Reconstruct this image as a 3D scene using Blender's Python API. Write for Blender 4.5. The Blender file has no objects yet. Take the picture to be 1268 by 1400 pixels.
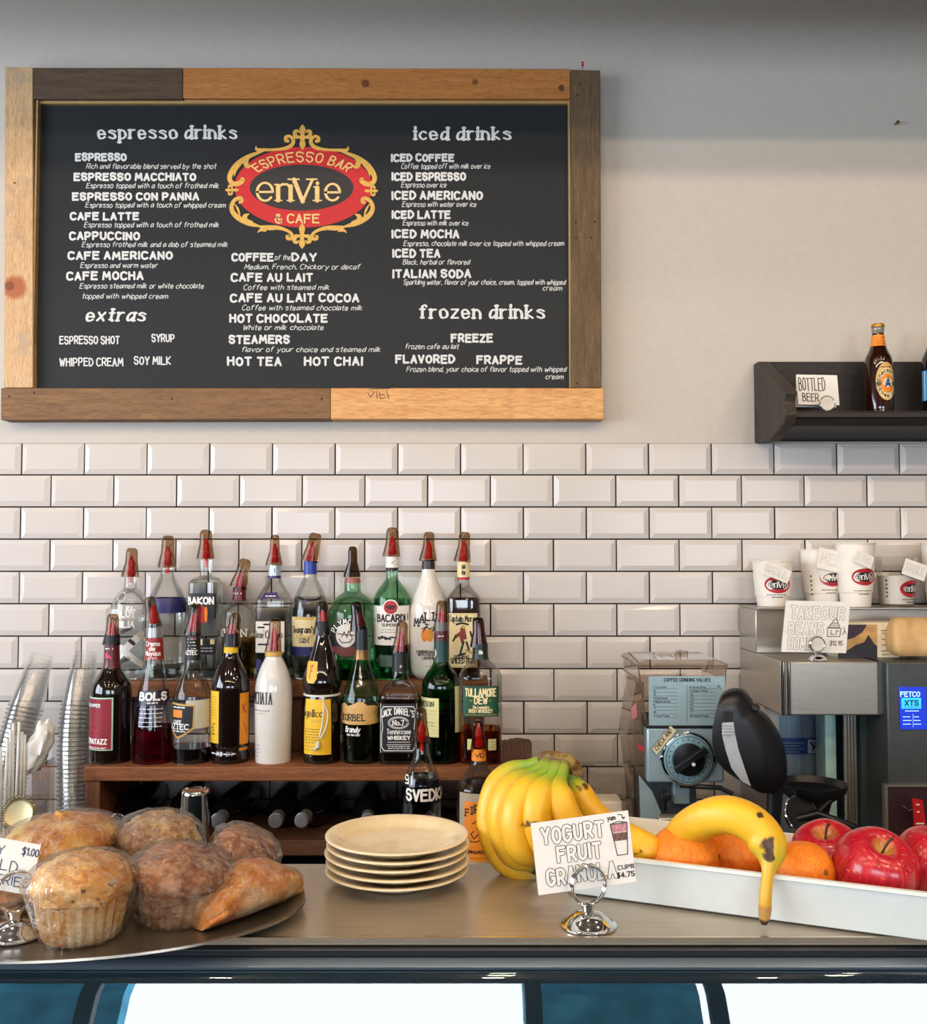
import bpy, bmesh, math, random
from mathutils import Vector, Matrix, noise

random.seed(7)
SC = bpy.context.scene
COL = SC.collection
R = math.radians

# ------------------------------------------------------------------ camera
F, PITCH, CZ = 1350.0, R(2.36), 1.586
cam_d = bpy.data.cameras.new('camera')
cam_d.sensor_fit = 'VERTICAL'
cam_d.sensor_height = 24.0
cam_d.lens = F / 1400.0 * 24.0
cam_d.clip_start = 0.02
cam = bpy.data.objects.new('camera', cam_d)
COL.objects.link(cam)
cam.location = (0, 0, CZ)
cam.rotation_euler = (R(90) + PITCH, 0, 0)
SC.camera = cam

# ------------------------------------------------------------------ view + world + light
SC.view_settings.view_transform = 'Standard'
SC.view_settings.look = 'None'
SC.view_settings.gamma = 1.0
SC.view_settings.use_curve_mapping = False
SC.view_settings.exposure = -0.18
SC.cycles.transparent_max_bounces = 96
SC.cycles.max_bounces = 14
SC.cycles.transmission_bounces = 10
SC.cycles.glossy_bounces = 10
SC.cycles.diffuse_bounces = 4
SC.cycles.caustics_reflective = False
SC.cycles.caustics_refractive = False
SC.cycles.sample_clamp_indirect = 6.0
SC.cycles.blur_glossy = 0.5

SKY = 13.0
world = bpy.data.worlds.new('overcast_sky')
SC.world = world
world.use_nodes = True
wbg = world.node_tree.nodes['Background']
wbg.inputs['Color'].default_value = (0.80, 0.89, 1.0, 1)
wbg.inputs['Strength'].default_value = SKY

YW = 2.44                                   # back wall
RX0, RX1, RY0, RZ = -3.0, 3.2, -3.2, 3.12    # room
WINS_FRONT = [(-1.78, 0.33, 1.30, 2.32), (1.20, 2.75, 1.30, 2.32), (0.33, 1.20, 1.30, 2.32), (-2.75, -1.78, 1.30, 2.32)]
WIN_LEFT = (-1.4, 1.7, 1.2, 2.6)           # y0 y1 z0 z1 in the left wall

def area_portal(name, loc, rot, sx, sy):
    l = bpy.data.lights.new(name, 'AREA')
    l.shape = 'RECTANGLE'; l.size = sx; l.size_y = sy
    l.cycles.is_portal = True
    o = bpy.data.objects.new(name, l); COL.objects.link(o)
    o.location = loc; o.rotation_euler = rot
for i, (x0, x1, z0, z1) in enumerate(WINS_FRONT):
    area_portal('window_portal', ((x0 + x1) / 2, RY0 - 0.02, (z0 + z1) / 2), (R(90), 0, 0), x1 - x0, z1 - z0)
y0, y1, z0, z1 = WIN_LEFT
area_portal('window_portal', (RX0 - 0.02, (y0 + y1) / 2, (z0 + z1) / 2), (0, R(-90), 0), z1 - z0, y1 - y0)

LAMP_W = 16.5
for ly, lw in ((-1.0, 1.75), (0.2, 1.35), (1.0, 0.3)):
    for lx in (-1.7, -0.8, 0.1, 1.0, 1.9):
        l = bpy.data.lights.new('ceiling_lamp', 'POINT')
        l.energy = LAMP_W * lw
        l.color = (1.0, 0.76, 0.52)
        l.shadow_soft_size = 0.035
        o = bpy.data.objects.new('ceiling_lamp', l); COL.objects.link(o)
        o.location = (lx, ly, 2.98)

# ------------------------------------------------------------------ measuring: photo pixel + depth -> place
CP, SP = math.cos(PITCH), math.sin(PITCH)
def P(px, py, Y):
    x = (px - 634.0) / F; y = (700.0 - py) / F
    t = Y / (CP - y * SP)
    return Vector((x * t, Y, CZ + t * (SP + y * CP)))
def PZ(px, py, z):
    x = (px - 634.0) / F; y = (700.0 - py) / F
    t = (z - CZ) / (SP + y * CP)
    return Vector((x * t, t * (CP - y * SP), z))
def ZP(py, Y): return P(634, py, Y).z
def XP(px, Y, py=900): return P(px, py, Y).x

# ------------------------------------------------------------------ materials
def lin(c):
    if isinstance(c, str):
        c = c.lstrip('#'); c = [int(c[i:i + 2], 16) / 255 for i in (0, 2, 4)]
    return tuple(((v / 12.92) if v <= 0.04045 else ((v + 0.055) / 1.055) ** 2.4) for v in c) + (1.0,)

class NT:
    def __init__(s, name):
        s.m = bpy.data.materials.new(name); s.m.use_nodes = True
        s.t = s.m.node_tree; s.t.nodes.clear()
        s.out = s.n('ShaderNodeOutputMaterial')
    def n(s, typ, **kw):
        nd = s.t.nodes.new(typ)
        for k, v in kw.items():
            if k.startswith('i_'):
                key = k[2:].replace('_', ' ')
                nd.inputs[key].default_value = v
            else: setattr(nd, k, v)
        return nd
    def l(s, a, b): s.t.links.new(a, b)
    def coords(s, scale=(1, 1, 1)):
        tc = s.n('ShaderNodeTexCoord'); mp = s.n('ShaderNodeMapping')
        mp.inputs['Scale'].default_value = scale
        s.l(tc.outputs['Object'], mp.inputs['Vector']); return mp.outputs['Vector']
    def noise(s, vec, scale, detail=4, rough=0.55):
        nd = s.n('ShaderNodeTexNoise', i_Scale=scale, i_Detail=detail, i_Roughness=rough)
        s.l(vec, nd.inputs['Vector']); return nd.outputs['Fac']
    def ramp(s, fac, stops):
        r = s.n('ShaderNodeValToRGB'); e = r.color_ramp.elements
        while len(e) < len(stops): e.new(0.5)
        for i, (p, c) in enumerate(stops):
            e[i].position = p; e[i].color = c if len(c) == 4 else tuple(c) + (1,)
        s.l(fac, r.inputs['Fac']); return r.outputs['Color']
    def mix(s, fac, a, b, blend='MIX'):
        m = s.n('ShaderNodeMix', data_type='RGBA', blend_type=blend)
        for inp, v in ((m.inputs[0], fac), (m.inputs[6], a), (m.inputs[7], b)):
            if hasattr(v, 'links'): s.l(v, inp)
            else: inp.default_value = v
        return m.outputs[2]
    def bump(s, fac, strength, dist=0.002):
        b = s.n('ShaderNodeBump', i_Strength=strength, i_Distance=dist)
        s.l(fac, b.inputs['Height']); return b.outputs['Normal']

def mat(name, c, rough=0.5, metal=0.0, var=0.07, scale=40.0, bump=0.0, stretch=(1, 1, 1), coat=0.0, spec=0.5, emit=None, trans=0.0, sss=0.0):
    k = NT(name); b = k.n('ShaderNodeBsdfPrincipled')
    base = lin(c); v = k.coords(stretch); f = k.noise(v, scale)
    dark = tuple(x * (1 - var * 1.6) for x in base[:3]) + (1,)
    lite = tuple(min(1, x * (1 + var)) for x in base[:3]) + (1,)
    k.l(k.ramp(f, [(0.3, dark), (0.7, lite)]), b.inputs['Base Color'])
    b.inputs['Roughness'].default_value = rough; b.inputs['Metallic'].default_value = metal
    b.inputs['Specular IOR Level'].default_value = spec
    b.inputs['Coat Weight'].default_value = coat; b.inputs['Coat Roughness'].default_value = 0.05
    b.inputs['Transmission Weight'].default_value = trans
    if sss:
        b.inputs['Subsurface Weight'].default_value = sss; b.inputs['Subsurface Scale'].default_value = 0.006
    if bump: k.l(k.bump(f, bump), b.inputs['Normal'])
    if emit:
        b.inputs['Emission Color'].default_value = lin(emit[0]); b.inputs['Emission Strength'].default_value = emit[1]
    k.l(b.outputs[0], k.out.inputs['Surface']); return k.m

def thin(name, tint, edge, ior=1.45, rough=0.03, bump=0.0, bscale=60.0, gloss=1.0, frost=0.0, frost_sheen_c=(0.8, 0.8, 0.8, 1), maxg=0.55, fd=0.0):
    """thin clear sheet: tinted see-through, Fresnel gloss, denser where it is seen edge-on"""
    k = NT(name)
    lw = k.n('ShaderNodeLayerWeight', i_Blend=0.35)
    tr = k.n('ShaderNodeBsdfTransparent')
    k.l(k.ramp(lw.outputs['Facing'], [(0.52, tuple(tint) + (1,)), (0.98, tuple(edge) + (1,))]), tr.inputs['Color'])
    gl = k.n('ShaderNodeBsdfGlossy', i_Roughness=rough)
    gl.inputs['Color'].default_value = (gloss, gloss, gloss, 1)
    fr = k.n('ShaderNodeFresnel', i_IOR=ior)
    mx = k.n('ShaderNodeMixShader')
    mn = k.n('ShaderNodeMath', operation='MINIMUM'); mn.inputs[1].default_value = maxg
    k.l(fr.outputs[0], mn.inputs[0]); k.l(mn.outputs[0], mx.inputs[0])
    a = tr.outputs[0]
    if frost:  # patchy white diffuse: frosting, and on cling film painted highlights
        df = k.n('ShaderNodeBsdfDiffuse'); df.inputs['Color'].default_value = frost_sheen_c
        tl = k.n('ShaderNodeBsdfTranslucent'); tl.inputs['Color'].default_value = frost_sheen_c
        ad = k.n('ShaderNodeMixShader', i_Fac=0.5)
        k.l(df.outputs[0], ad.inputs[1]); k.l(tl.outputs[0], ad.inputs[2])
        m2 = k.n('ShaderNodeMixShader'); 
        f = k.noise(k.coords(), bscale, 6, 0.62)
        f.node.inputs['Distortion'].default_value = fd
        mp = k.n('ShaderNodeMapRange'); mp.inputs[1].default_value = 0.52 if fd else 0.45; mp.inputs[2].default_value = 0.72 if fd else 0.8
        mp.inputs[3].default_value = 0.0; mp.inputs[4].default_value = frost
        k.l(f, mp.inputs[0]); k.l(mp.outputs[0], m2.inputs[0])
        k.l(a, m2.inputs[1]); k.l(ad.outputs[0], m2.inputs[2]); a = m2.outputs[0]
    k.l(a, mx.inputs[1]); k.l(gl.outputs[0], mx.inputs[2])
    if bump:
        f = k.noise(k.coords(), bscale, 4, 0.6); nrm = k.bump(f, bump, 0.012)
        k.l(nrm, gl.inputs['Normal']); k.l(nrm, fr.inputs['Normal'])
    k.l(mx.outputs[0], k.out.inputs['Surface']); return k.m

def liquid(name, c, ior=1.33):
    k = NT(name); g = k.n('ShaderNodeBsdfGlass', i_IOR=ior, i_Roughness=0.0)
    v = k.coords(); f = k.noise(v, 30)
    k.l(k.ramp(f, [(0.2, tuple(x * 0.96 for x in c[:3]) + (1,)), (0.8, tuple(c[:3]) + (1,))]), g.inputs['Color'])
    k.l(g.outputs[0], k.out.inputs['Surface']); return k.m

def wood(name, c0, c1, axis='X', grain=1.0, rough=0.6, knots=(), gouge=0.0, blotch=None):
    """long-grained plank; knots: (x,y,z,radius,colour) in object space"""
    k = NT(name); b = k.n('ShaderNodeBsdfPrincipled', i_Roughness=rough)
    st = {'X': (1.2, 14, 14), 'Z': (14, 14, 1.2), 'Y': (14, 1.2, 14)}[axis]
    v = k.coords(tuple(s * grain for s in st))
    f = k.noise(v, 6.0, 8, 0.65)
    v2 = k.coords(tuple(s * grain * 2.3 for s in st)); f2 = k.noise(v2, 14.0, 4, 0.7)
    col = k.ramp(f, [(0.28, lin(c0)), (0.5, tuple((a + b_) / 2 for a, b_ in zip(lin(c0), lin(c1)))), (0.72, lin(c1))])
    dk = k.ramp(f2, [(0.35, (0.55, 0.5, 0.45, 1)), (0.55, (1, 1, 1, 1))])
    col = k.mix(0.85, col, dk, 'MULTIPLY')
    if blotch:
        fb = k.noise(k.coords(), 9.0, 5, 0.7)
        msk = k.ramp(fb, [(0.52, (0, 0, 0, 1)), (0.66, (1, 1, 1, 1))])
        col = k.mix(msk, col, lin(blotch))
    tc = k.n('ShaderNodeTexCoord')
    for (kx, ky, kz, kr, kc) in knots:
        mp = k.n('ShaderNodeMapping'); mp.inputs['Location'].default_value = (-kx / kr, -ky / kr, -kz / kr)
        mp.inputs['Scale'].default_value = (1 / kr,) * 3
        k.l(tc.outputs['Object'], mp.inputs['Vector'])
        ln = k.n('ShaderNodeVectorMath', operation='LENGTH'); k.l(mp.outputs[0], ln.inputs[0])
        ad = k.n('ShaderNodeMath', operation='MULTIPLY_ADD'); k.l(f2, ad.inputs[0]); ad.inputs[1].default_value = 0.5
        k.l(ln.outputs['Value'], ad.inputs[2])
        msk = k.ramp(ad.outputs[0], [(0.75, (1, 1, 1, 1)), (1.25, (0, 0, 0, 1))])
        col = k.mix(msk, col, lin(kc))
    k.l(col, b.inputs['Base Color'])
    k.l(k.bump(f2, 0.25 + gouge, 0.0015), b.inputs['Normal'])
    k.l(b.outputs[0], k.out.inputs['Surface']); return k.m

# ------------------------------------------------------------------ mesh building
class MB:
    def __init__(s): s.v = []; s.f = []; s.a = None
    def add(s, vs, fs):
        o = len(s.v); s.v += [Vector(p) for p in vs]; s.f += [tuple(i + o for i in f) for f in fs]; return s
    def box(s, x0, x1, y0, y1, z0, z1, M=None):
        vs = [Vector((x, y, z)) for z in (z0, z1) for y in (y0, y1) for x in (x0, x1)]
        if M is not None: vs = [M @ p for p in vs]
        return s.add(vs, [(0, 2, 3, 1), (4, 5, 7, 6), (0, 1, 5, 4), (2, 6, 7, 3), (0, 4, 6, 2), (1, 3, 7, 5)])
    def loft(s, loops, cap0=True, cap1=True, closed=True):
        o = len(s.v); n = len(loops[0])
        for lp in loops: s.v += [Vector(p) for p in lp]
        for i in range(len(loops) - 1):
            for j in range(n if closed else n - 1):
                a = o + i * n + j; b = o + i * n + (j + 1) % n
                s.f.append((a, b, b + n, a + n))
        if cap0: s.f.append(tuple(o + j for j in reversed(range(n))))
        if cap1: s.f.append(tuple(o + (len(loops) - 1) * n + j for j in range(n)))
        return s
    def lathe(s, prof, c=(0, 0, 0), seg=32, cap0=True, cap1=True, sy=1.0, M=None, lobes=None):
        loops = []
        for r, z in prof:
            lp = []
            for j in range(seg):
                a = 2 * math.pi * j / seg; q = r * (lobes(a, z) if lobes else 1)
                p = Vector((q * math.cos(a), q * math.sin(a) * sy, z))
                if M is not None: p = M @ p
                lp.append(p + Vector(c))
            loops.append(lp)
        return s.loft(loops, cap0, cap1)
    def tube(s, pts, rad, seg=10, cap=True, sec=None):
        pts = [Vector(p) for p in pts]; n = len(pts)
        if not hasattr(rad, '__len__'): rad = [rad] * n
        loops = []; up = None
        for i in range(n):
            t = (pts[min(i + 1, n - 1)] - pts[max(i - 1, 0)]).normalized()
            if up is None:
                up = Vector((0, 0, 1)) if abs(t.z) < 0.9 else Vector((0, 1, 0))
            sx = t.cross(up).normalized(); up = sx.cross(t).normalized()
            lp = []
            for j in range(seg):
                a = 2 * math.pi * j / seg; q = rad[i] * (sec(a) if sec else 1)
                lp.append(pts[i] + sx * (q * math.cos(a)) + up * (q * math.sin(a)))
            loops.append(lp)
        return s.loft(loops, cap, cap)
    def ring(s, c, rad, r, n=28, seg=8, ax=(0, 0, 1)):
        q = Vector((0, 0, 1)).rotation_difference(Vector(ax)); o = len(s.v)
        for i in range(n):
            a = 2 * math.pi * i / n
            for j in range(seg):
                b = 2 * math.pi * j / seg
                p = Vector(((rad + r * math.cos(b)) * math.cos(a), (rad + r * math.cos(b)) * math.sin(a), r * math.sin(b)))
                s.v.append(q @ p + Vector(c))
        for i in range(n):
            for j in range(seg):
                s.f.append((o + i * seg + j, o + ((i + 1) % n) * seg + j, o + ((i + 1) % n) * seg + (j + 1) % seg, o + i * seg + (j + 1) % seg))
        return s
    def grid(s, fn, nu, nv):
        o = len(s.v)
        for i in range(nu + 1):
            for j in range(nv + 1): s.v.append(Vector(fn(i / nu, j / nv)))
        for i in range(nu):
            for j in range(nv):
                a = o + i * (nv + 1) + j
                s.f.append((a, a + nv + 1, a + nv + 2, a + 1))
        return s
    def prism(s, poly, d):
        """poly: 3D points of one face, d: extrusion vector"""
        poly = [Vector(p) for p in poly]; d = Vector(d)
        return s.loft([poly, [p + d for p in poly]])
    def shift(s, fn):
        s.v = [fn(p) for p in s.v]; return s
    def build(s, name, m, parent=None, bevel=0.0, smooth=True, angle=38, sub=0, bseg=2, origin=None, recalc=True):
        org = Vector(origin) if origin is not None else (Vector(parent['_o']) if parent is not None and '_o' in parent else Vector((0, 0, 0)))
        me = bpy.data.meshes.new(name)
        me.from_pydata([p - org for p in s.v], [], s.f)
        if recalc:
            bm = bmesh.new(); bm.from_mesh(me); bmesh.ops.recalc_face_normals(bm, faces=bm.faces); bm.to_mesh(me); bm.free()
        me.update()
        if smooth:
            me.shade_smooth(); me.set_sharp_from_angle(angle=R(angle))
        me.materials.append(m)
        o = bpy.data.objects.new(name, me); COL.objects.link(o)
        if bevel:
            b = o.modifiers.new('bevel', 'BEVEL'); b.width = bevel; b.segments = bseg; b.limit_method = 'ANGLE'; b.angle_limit = R(40)
            b.harden_normals = False
        if sub:
            b = o.modifiers.new('subsurf', 'SUBSURF'); b.levels = sub; b.render_levels = sub
        if parent is not None:
            o.parent = parent
            if '_o' in parent and parent.type != 'EMPTY': pass
            o['_o'] = list(org)
        else:
            o.location = org; o['_o'] = list(org)
        return o

def thing(name, label, cat, loc, group=None):
    o = bpy.data.objects.new(name, None); COL.objects.link(o)
    o.empty_display_size = 0.02
    o.location = loc; o['_o'] = list(loc)
    o['label'] = label; o['category'] = cat
    if group: o['group'] = group
    return o
def tag(o, label, cat, group=None, kind=None):
    o['label'] = label; o['category'] = cat
    if group: o['group'] = group
    if kind: o['kind'] = kind
    return o
def struct(o, label=None, cat=None):
    o['kind'] = 'structure'
    if label: o['label'] = label; o['category'] = cat
    return o
def dup(root, loc, label, group=None):
    r = root.copy(); COL.objects.link(r); r.location = loc; r['label'] = label
    if group: r['group'] = group
    for ch in list(root.children):
        c = ch.copy(); COL.objects.link(c); c.parent = r
        for g in list(ch.children):
            d = g.copy(); COL.objects.link(d); d.parent = c
    return r

def cat_rom(pts, n=6, closed=False):
    pts = [Vector(p) for p in pts]; out = []; m = len(pts)
    rng = range(m if closed else m - 1)
    for i in rng:
        g = (lambda k: pts[k % m]) if closed else (lambda k: pts[max(0, min(m - 1, k))])
        p0, p1, p2, p3 = g(i - 1), g(i), g(i + 1), g(i + 2)
        for j in range(n):
            t = j / n
            out.append(0.5 * ((2 * p1) + (p2 - p0) * t + (2 * p0 - 5 * p1 + 4 * p2 - p3) * t * t + (3 * p1 - p0 - 3 * p2 + p3) * t ** 3))
    if not closed: out.append(pts[-1])
    return out

# ------------------------------------------------------------------ hand lettering: pen strokes laid on a surface
G = {
'A': "03 3c 63;16 56", 'B': "03 0c;~0c 3c 5a 38 08;~08 48 65 43 03", 'C': "~6b 4c 2c 0a 05 23 43 64", 'D': "03 0c;~0c 3c 69 66 33 03",
'E': "6c 0c 03 63;08 58", 'F': "6c 0c 03;08 58", 'G': "~6b 4c 2c 0a 05 23 43 65;65 67 47", 'H': "03 0c;63 6c;08 68", 'I': "03 0c",
'J': "~5c 55 33 14 05", 'K': "03 0c;6c 07 63", 'L': "0c 03 63", 'M': "03 1c 46 7c 83", 'N': "03 0c 63 6c",
'O': "~3c 1b 09 06 14 33 54 66 69 5b 3c", 'P': "03 0c;~0c 4c 6a 47 07", 'Q': "~3c 1b 09 06 14 33 54 66 69 5b 3c;45 72",
'R': "03 0c;~0c 4c 6a 47 07;37 63", 'S': "~6b 4c 1c 0a 18 48 65 43 23 05", 'T': "0c 6c;3c 33", 'U': "0c 06;~06 14 33 54 66;66 6c", 'V': "0c 33 6c",
'W': "0c 23 4a 63 8c", 'X': "03 6c;0c 63", 'Y': "0c 37 6c;37 33", 'Z': "0c 6c 03 63",
'0': "~2c 0a 05 23 45 4a 2c", '1': "0a 2c 23", '2': "~0a 2c 4c 5a 47 03;03 53", '3': "~0b 3c 5a 38;~38 55 33 04", '4': "43 4c 06 56",
'5': "5c 0c 08;~08 38 55 33 04", '6': "~5b 3c 0a 05 23 45 47 38 06", '7': "0c 5c 23", '8': "~3c 1a 38 55 33 15 38 5a 3c", '9': "~58 37 19 2c 4c 59 53",
'&': "~63 1a 2c 4b 07 05 23 43 67", '$': "~5b 3c 0a 28 48 55 33 04;3d 31", '.': "03 04", ',': "14 02", "'": "0c 0a", '!': "0c 06;03 04", '-': "07 37", ':': "04 05;08 09", '/': "03 4c",
'a': "~58 39 18 05 13 34 56;59 53", 'b': "0c 03;~07 29 48 55 33 13 05", 'c': "~58 39 18 06 14 33 54", 'd': "~58 39 18 05 13 34 56;5c 53",
'e': "06 56;~56 48 29 08 05 13 33 54", 'f': "~5b 4c 2b 29 23;09 49", 'g': "~58 39 18 06 14 34 56;59 53;~53 51 30 10", 'h': "0c 03;~07 29 48 56 53",
'i': "09 03;0b 0c", 'j': "29 22;~22 10 00;2b 2c", 'k': "0c 03;49 06 53", 'l': "0c 03", 'm': "09 03;~07 29 47 43;~47 69 87 83", 'n': "09 03;~07 29 48 56 53",
'o': "~29 08 05 13 33 54 57 39 29", 'p': "09 00;~08 29 48 55 33 13 05", 'q': "~58 39 18 05 13 34 56;59 50", 'r': "09 03;~07 29 49", 's': "~58 29 08 27 46 54 33 04",
't': "2c 24;~24 33 43;09 49", 'u': "09 05;~05 13 33 56;59 53", 'v': "09 33 69", 'w': "09 23 48 63 89", 'x': "09 53;03 59", 'y': "09 34;69 10", 'z': "09 59 03 53",
}
def glyph(ch):
    if ch == ' ': return [], 4.0
    if ch not in G: return [], 3.0
    strokes = []; wmax = 0
    for s in G[ch].split(';'):
        sm = s.startswith('~'); pts = [Vector((int(t[0], 36), int(t[1], 36) - 3, 0)) for t in s.lstrip('~').split()]
        wmax = max(wmax, max(p.x for p in pts))
        if sm: pts = cat_rom(pts, 3)
        strokes.append(pts)
    return strokes, wmax
def lay(s, x0, x1, yb, cap, shear=0.0, gap=2.6, jit=0.0, serif=False, arc=None):
    """strokes of a line of text in 2-D; arc(x, y) bends them"""
    out = []; x = 0.0
    for ch in s:
        st, w = glyph(ch)
        dy = random.uniform(-jit, jit); rot = random.uniform(-jit, jit) * 0.06; sc = 1 + random.uniform(-jit, jit) * 0.05
        for pl in st:
            q = [Vector((x + (p.x + p.y * shear) * sc - p.y * rot, p.y * sc + dy + p.x * rot, 0)) for p in pl]
            out.append(q)
            if serif and len(pl) >= 2:
                for e, o in ((0, 1), (-1, -2)):
                    d = pl[e] - pl[o]
                    if abs(d.x) < 0.35 * abs(d.y) and abs(d.y) > 1.2:
                        out.append([q[e] + Vector((-1.3, 0, 0)), q[e] + Vector((1.3, 0, 0))])
        x += w + (gap if ch != ' ' else 0)
    wid = x - gap; sh = 0.0
    if wid < 4.5: sh = (4.5 - wid) / 2; wid = 4.5
    kx = (x1 - x0) / wid; ky = cap / 9.0
    res = []
    for pl in out:
        q = [Vector((x0 + (p.x + sh) * kx, yb + p.y * ky, 0)) for p in pl]
        res.append(q)
    return res
INK_N = [0]
def ink(mb, strokes, w, surf, off=0.0003, nib=0.0, joins=True, seg=6):
    """lay flat pen strokes on surf(x, y, off) -> 3-D point; nib > 0 thins horizontal strokes; every stroke is one ribbon"""
    for pl in strokes:
        pts = [pl[0]]
        for p in pl[1:]:
            if (p - pts[-1]).length > w * .02: pts.append(p)
        n = len(pts)
        INK_N[0] = (INK_N[0] + 1) % 9; o_ = off + INK_N[0] * 1.1e-5
        if n == 1:
            h = w * .5; p = pts[0]
            mb.add([surf(p.x + h * math.cos(k * math.pi / 4), p.y + h * math.sin(k * math.pi / 4), o_) for k in range(8)], [tuple(range(8))]); continue
        closed = (pts[0] - pts[-1]).length < w * .6 and n > 5
        dirs = [(b - a).normalized() for a, b in zip(pts[:-1], pts[1:])]
        def hw(d): return w * .5 * (1 - nib * abs(d.x))
        rows = []
        def row(p, d0, d1, ext=0):
            t = (d0 + d1)
            if t.length < .2: t = d1.copy()
            t.normalize(); c = max(.55, t.dot(d1)); h = (hw(d0) + hw(d1)) * .5 / c
            nx, ny = -t.y * h, t.x * h; q = p + t * ext
            rows.append((surf(q.x + nx, q.y + ny, o_), surf(q.x - nx, q.y - ny, o_)))
        def endrow(p, d, e, k):
            h = hw(d) * k; q = p + d * e; rows.append((surf(q.x - d.y * h, q.y + d.x * h, o_), surf(q.x + d.y * h, q.y - d.x * h, o_)))
        if closed: row(pts[0], dirs[-1], dirs[0])
        else:
            if joins: endrow(pts[0], dirs[0], -hw(dirs[0]) * .9, .55)
            endrow(pts[0], dirs[0], -hw(dirs[0]) * .35 if joins else 0, 1)
        for i in range(1, n - 1):
            d0, d1 = dirs[i - 1], dirs[i]
            if d0.dot(d1) < -.2:          # sharp corner: run on square, start afresh
                endrow(pts[i], d0, hw(d0) * .7, 1); _strip(mb, rows); rows.clear(); o_ += 1.3e-5
                endrow(pts[i], d1, -hw(d1) * .7, 1)
            else: row(pts[i], d0, d1)
        if closed: row(pts[-1], dirs[-1], dirs[0])
        else:
            endrow(pts[-1], dirs[-1], hw(dirs[-1]) * .35 if joins else 0, 1)
            if joins: endrow(pts[-1], dirs[-1], hw(dirs[-1]) * .9, .55)
        _strip(mb, rows)
    return mb
def _strip(mb, rows):
    if len(rows) < 2: return
    vs = [p for r in rows for p in r]
    mb.add(vs, [(2 * i, 2 * i + 1, 2 * i + 3, 2 * i + 2) for i in range(len(rows) - 1)])
def taper(mb, pts, ws, surf, off=0.0003, n=5):
    """swelling brush stroke"""
    q = cat_rom([Vector((p[0], p[1], w)) for p, w in zip(pts, ws)], n)
    L = []
    for i, p in enumerate(q):
        d = q[min(i + 1, len(q) - 1)] - q[max(i - 1, 0)]; d.z = 0
        if d.length < 1e-9: d = Vector((1, 0, 0))
        d.normalize(); h = max(0.02, p.z * 0.5); L.append((p.x - d.y * h, p.y + d.x * h, p.x + d.y * h, p.y - d.x * h))
    INK_N[0] = (INK_N[0] + 1) % 9; off += INK_N[0] * 1.1e-5
    _strip(mb, [(surf(a[0], a[1], off), surf(a[2], a[3], off)) for a in L])
def blob(mb, pts, surf, off=0.0003):
    mb.add([surf(p[0], p[1], off) for p in pts], [tuple(range(len(pts)))]); return mb
def oval(cx, cy, a, b, n=40, t0=0.0, t1=2 * math.pi):
    return [(cx + a * math.cos(t0 + (t1 - t0) * i / n), cy + b * math.sin(t0 + (t1 - t0) * i / n)) for i in range(n if abs(t1 - t0 - 2 * math.pi) < 1e-6 else n + 1)]

# ------------------------------------------------------------------ shared materials
M_chrome = mat('chrome', '#e2e2e2', 0.08, 1.0, var=0.02)
M_steel = mat('brushed_steel', '#b4b2ae', 0.28, 1.0, var=0.06, scale=20, stretch=(1, 1, 40))
M_steel_h = mat('brushed_steel_flat', '#b5a896', 0.30, 0.55, var=0.08, scale=14, stretch=(1, 30, 30))
M_black = mat('black_plastic', '#15161a', 0.35, var=0.1)
M_blackm = mat('black_matt', '#121214', 0.6, var=0.1)
M_white = mat('white_paper', '#efeae2', 0.7, var=0.03)
M_white2 = mat('white_ink', '#f3f1ec', 0.6, var=0.02)
M_ink = mat('black_ink', '#1c1a1c', 0.6, var=0.05)
M_cream = mat('cream_paper', '#ecd9a4', 0.6, var=0.04)
M_yellow = mat('yellow_paper', '#eebb20', 0.55, var=0.06)
M_gold = mat('gold_print', '#caa14a', 0.4, var=0.08)
M_red = mat('red_print', '#b3202a', 0.45, var=0.06)
M_redpl = mat('red_plastic', '#e0201a', 0.3, var=0.06)
M_navy = mat('navy_print', '#25225f', 0.4, var=0.06)
M_blue = mat('blue_print', '#2a3ea0', 0.4, var=0.06)
M_orange = mat('orange_print', '#ee8a1c', 0.5, var=0.06)
M_dgreen = mat('dark_green_print', '#0f4a30', 0.5, var=0.06)
M_tan = mat('tan_print', '#d7a962', 0.45, var=0.08)
M_blacklab = mat('black_label', '#17161a', 0.45, var=0.06)
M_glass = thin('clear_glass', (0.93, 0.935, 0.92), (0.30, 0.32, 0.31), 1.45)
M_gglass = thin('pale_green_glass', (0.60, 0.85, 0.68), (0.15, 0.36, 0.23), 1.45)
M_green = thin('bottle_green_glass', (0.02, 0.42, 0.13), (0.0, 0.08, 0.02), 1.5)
M_cover = thin('smoked_plastic', (0.62, 0.49, 0.36), (0.20, 0.14, 0.09), 1.35, 0.1)
M_darkcover = thin('dark_smoked_plastic', (0.28, 0.20, 0.14), (0.08, 0.05, 0.03), 1.4, 0.12)
M_plastic = thin('clear_plastic', (0.95, 0.95, 0.945), (0.62, 0.62, 0.61), 1.4, 0.06)
M_cup = thin('clear_cup_plastic', (0.992, 0.992, 0.99), (0.975, 0.972, 0.968), 1.32, 0.12, frost=0.2, bscale=25, maxg=0.24)
M_cuprim = thin('cup_rim_plastic', (0.74, 0.72, 0.69), (0.5, 0.48, 0.45), 1.5, 0.12, maxg=0.5)
M_wrap = thin('cling_film', (0.985, 0.98, 0.975), (0.93, 0.92, 0.90), 1.42, 0.10, bump=1.0, bscale=95, maxg=0.6, frost=0.5, fd=1.8, frost_sheen_c=(0.9, 0.82, 0.72, 1))  # whitish streaks in the film colour stand in for glints on its creases
M_water = liquid('clear_spirit', (0.95, 0.96, 0.95))
M_waterg = liquid('green_spirit', (0.12, 0.72, 0.30))
M_waterm = liquid('magenta_liqueur', (0.62, 0.02, 0.20))
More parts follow.
